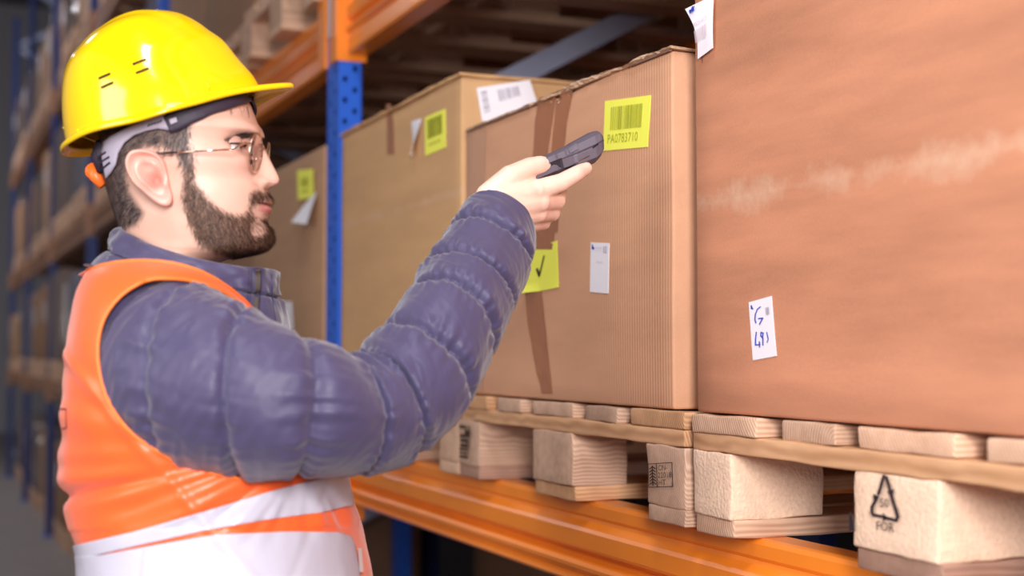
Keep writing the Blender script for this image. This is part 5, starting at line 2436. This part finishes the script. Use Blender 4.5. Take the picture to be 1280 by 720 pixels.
band('sweat_band', [(205, 146, 214, 166), (215, 138, 222, 164), (235, 130, 240, 155), (260, 126, 263, 145), (285, 118, 287, 136), (300, 113, 300, 132), (309, 112, 309, 129)], M_band_dk, hat, 0.003)
band('head_strap', [(214, 139, 212, 163), (200, 142, 198, 161), (185, 149, 184, 164), (170, 156, 170, 169), (155, 164, 158, 179), (142, 171, 151, 192), (134, 178, 148, 206), (132, 188, 142, 216), (133, 198, 137, 222)], M_band_gr, hat, 0.0022)
for k, (x0, y0, x1, y1) in enumerate(((125, 196, 134, 190), (127, 203, 138, 196), (130, 210, 139, 203))):
    P_ = [cast(x0 + 5, y0, 0.006, HB), cast(x1 + 4, y1, 0.006, HB)]
    if None not in P_:
        obj('strap_rib', MB().tube(P_, 0.0011, 6).mesh('rib'), M_band_dk, hat)
sq = [cast(x, y, 0.0065, HB) for x, y in ((213, 150), (221, 147.5), (223, 153), (215, 156))]
if None not in sq:
    v, f = slab_poly(sq, 0.0008, (0, -1, 0))
    obj('clip', mesh_from('clip', v, f), M_band_gr, hat)
lt = MB()
for k in range(5):
    x = 187 + k * 3.6
    P_ = [cast(x, 159 - k * 1.3, 0.0056, HB), cast(x + 2.2, 155.5 - k * 1.3, 0.0056, HB)]
    if None not in P_:
        lt.tube(P_, 0.0008, 5)
if lt.v:
    obj('strap_lettering', lt.mesh('lt'), M_ink, hat)['kind'] = 'stuff'
# harness back piece and ratchet knob
kb = MB()
kb.tube([PL(128, 178, -.035), PL(124, 195, -.03), PL(128, 214, -.025)], [.007, .009, .006], 10)
obj('rear_bracket', kb.mesh('kb', True), M_band_dk, hat)
kn = MB()
c0, c1 = PL(116, 206, -.012), PL(128, 231, -.012)
kn.tube([PL(114, 208, -.02), PL(119, 220, -.02), PL(129, 232, -.02)], [.0055, .0072, .0050], 12)
kn.tube([PL(114, 208, .02), PL(119, 220, .02), PL(129, 232, .02)], [.0055, .0072, .0050], 12)
kn.tube([PL(117, 214, -.022), PL(117, 214, .022)], [.009, .009], 14)
obj('ratchet_knob', kn.mesh('kn', True), M_knob, hat)
# webbing cradle inside
wb = MB()
for th in (0.6, 2.2, 3.9, 5.4):
    P_ = []
    for k in range(9):
        b = 120 * math.sin(k / 8 * PI / 2)
        r = 84 * math.cos(k / 8 * PI / 2) + 2
        P_.append(HP(8 + r * 1.22 * math.cos(th), r * math.sin(th), 2 + b))
    wb.tube(P_, 0.004, 6)
obj('webbing', wb.mesh('wb', True), M_band_dk, hat)

# ------------------------------------------------------------------ glasses
gl = thing('eyeglasses', 'thin metal framed round eyeglasses worn by the man', 'glasses', tuple(P_LOC), -YAW)
M_gmet = mat('silver_gold_frame', (0.80, 0.62, 0.50), 0.15, metal=1.0, var=0.05, scale=80)
M_tip = mat('dark_temple_tip', (0.03, 0.02, 0.02), 0.3, var=0.1)
M_lens = bpy.data.materials.new('clear_lens')
nt, N_, L_, b_ = nodes_of(M_lens)
tcx = N_.new('ShaderNodeTexCoord')
b_.inputs['Base Color'].default_value = (0.97, 0.94, 0.93, 1)
b_.inputs['Roughness'].default_value = 0.02
b_.inputs['Transmission Weight'].default_value = 1.0
b_.inputs['IOR'].default_value = 1.04
for sd in (-1, 1):
    wrap = math.radians(6) * sd
    c = PL(324.5 if sd < 0 else 333.5, 195.5, 0)
    c = Vector((PL(327, 196, -0.0).x, sd * 0.034, PL(327, 196.5, 0).z))
    un = Vector((math.cos(wrap), math.sin(wrap), 0))       # lens normal
    sv = Vector((-math.sin(wrap), math.cos(wrap), 0))
    tilt = 0.10
    upn = (Vector((0, 0, 1)) - Vector((1, 0, 0)) * -tilt).normalized()
    rw, rh = 0.0225, 0.0205
    ring = []
    for k in range(48):
        th = 2 * PI * k / 48
        ring.append(c + sv * (rw * math.cos(th)) + upn * (rh * math.sin(th)))
    rim = obj('rim', MB().tube(ring + ring[:1], 0.00095, 8).mesh('rim', True), M_gmet, gl)
    v = [c + un * 0.0025 * 1.0] + [c + (p - c) * 0.5 + un * 0.0019 for p in ring] + ring
    f = []
    n = 48
    for k in range(n):
        f.append((0, 1 + k, 1 + (k + 1) % n))
        f.append((1 + k, 1 + n + k, 1 + n + (k + 1) % n, 1 + (k + 1) % n))
    lo = obj('lens', mesh_from('lens', v, f, True), M_lens, gl)
    s = lo.modifiers.new('t', 'SOLIDIFY')
    s.thickness = 0.0012
    hinge = c + sv * (sd * rw) + upn * 0.006
    h2 = Vector((PL(303, 187, 0).x, sd * 0.0745, PL(303, 187.5, -.07).z))
    e2_ = Vector((PL(262, 189, -.08).x, sd * 0.0805, PL(250, 188.5, -.08).z))
    e3_ = Vector((PL(222, 190, -.08).x, sd * 0.0835, PL(222, 190, -.085).z))
    e4_ = Vector((PL(196, 193, -.08).x, sd * 0.0850, PL(196, 192, -.085).z))
    obj('hinge', MB().tube([hinge, hinge + Vector((-.004, sd * .006, .0005)), h2 + Vector((.003, sd * .001, 0)), h2], 0.0014, 8).mesh('hinge', True), M_gmet, gl)
    obj('temple', MB().tube([h2, e2_, e3_], [.0013, .0009, .0009], 8).mesh('temple', True), M_gmet, gl)
    obj('temple_tip', MB().tube([e3_, e4_, e4_ + Vector((-.012, 0, -.012))], [.0011, .0015, .0015], 8).mesh('tip', True), M_tip, gl)
    obj('nose_pad', MB().tube([c + Vector((-.002, -sd * .019, -.003)), c + Vector((-.007, -sd * .0215, -.007))], [.0012, .0022], 8).mesh('pad', True), M_gmet, gl)
b0 = Vector((PL(327, 196, 0).x, 0, PL(327, 190, 0).z))
obj('bridge', MB().tube([b0 + Vector((0, -.0125, -.001)), b0 + Vector((.003, -.006, .003)), b0 + Vector((.003, .006, .003)), b0 + Vector((0, .0125, -.001))], 0.0011, 8).mesh('bridge', True), M_gmet, gl)
b0.z += .006
obj('bridge', MB().tube([b0 + Vector((0, -.016, .0)), b0 + Vector((.002, 0, .001)), b0 + Vector((0, .016, .0))], 0.0009, 8).mesh('bridge', True), M_gmet, gl)

# ------------------------------------------------------------------ handheld scanner
M_rub = mat('grey_rubber_casing', (0.105, 0.085, 0.115), 0.55, var=0.06, scale=60, bump=0.15)
M_rubd = mat('black_rubber_casing', (0.020, 0.014, 0.025), 0.5, var=0.1)
M_scanw = mat('brown_scan_window', (0.16, 0.06, 0.03), 0.1, var=0.1)
sc = thing('handheld_scanner', 'dark grey handheld barcode scanner held in the man\'s raised hand', 'scanner', tuple(P_LOC), -YAW)
ST = [((640, 214), (648, 238), 1.664, .020), ((646, 211), (655, 237), 1.666, .024), ((681, 194.5), (688, 222), 1.676, .026), ((712, 179), (719, 213), 1.686, .027), ((733, 167.5), (739, 206), 1.692, .028),
      ((741, 165), (746.5, 198), 1.695, .027), ((746, 170), (749, 192), 1.697, .022), ((748.5, 177), (749.5, 187), 1.698, .012)]
sn_ = [(*hpt(a[0], a[1], D), *hpt(b[0], b[1], D), w_) for a, b, D, w_ in ST]
rows = []
SECT = [(1.0, -.25), (.90, -.62), (.62, -.94), (.10, -1.0), (-.02, -.93), (-.12, -.93), (-.72, -.86), (-1.0, -.45), (-1.0, .45), (-.72, .9), (0, 1.0), (.62, .94), (.90, .62), (1.0, .25)]
NS = 60
for i in range(NS + 1):
    t = (len(sn_) - 1) * i / NS
    k = int(min(t, len(sn_) - 1.0001))
    w0, w1 = sn_[k], sn_[k + 1]
    q = [a * (1 - (t - k)) + b * (t - k) for a, b in zip(w0, w1)]
    A_, B_ = Vector(q[:3]), Vector(q[3:6])
    C_, H = (A_ + B_) / 2, (A_ - B_) / 2
    ax = Vector(sn_[5][:3]) + Vector(sn_[5][3:6]) - Vector(sn_[1][:3]) - Vector(sn_[1][3:6])
    sdv = H.normalized().cross(ax.normalized()).normalized()
    if sdv.y < 0:
        sdv = -sdv
    s = i / NS
    step = 1.0 - (0.05 if .30 < s < .41 else 0) - (.04 if abs(s - .72) < .012 else 0)
    rows.append([C_ + (H * a + sdv * q[6] * b) * step for a, b in SECT])
v, f = grid_mesh('scanner', rows, True, True, True)
me = fix_normals(mesh_from('casing', v, f))
casing = obj('casing', me, M_rub, sc)
CBV = BVHTree.FromPolygons([Vector(p) for p in v], f)


def scast(x, y, l):
    return cast(x, y, l, CBV)


def plate(name, px, lift, th, m, parent):
    P_ = [scast(x, y, lift) for x, y in px]
    if any(p is None for p in P_):
        return
    v, f = slab_poly(P_, th, (0, -1, 0))
    return obj(name, mesh_from(name, v, f), m, parent)


plate('side_button', [(710, 186), (720.5, 179.5), (723, 186.5), (712.5, 192)], 0.0004, .0012, M_rub, casing)
plate('side_button', [(705.5, 188), (709, 186), (711.5, 193), (708.5, 194.5)], 0.0004, .0010, M_rub, casing)
plate('grip_panel', [(688, 203), (702, 197.5), (705, 210), (690, 219)], 0.0003, .0012, M_rubd, casing)
plate('trigger', [(705, 211), (722, 203), (724, 208), (708, 216)], 0.0003, .002, M_rubd, casing)
plate('scan_window', [(723, 201), (737, 194), (737.5, 204), (728, 206.5)], 0.0003, .0008, M_scanw, casing)
plate('dark_recess', [(740.5, 183), (747.5, 178.5), (748, 181), (741, 186)], 0.0002, .0006, M_rubd, casing)
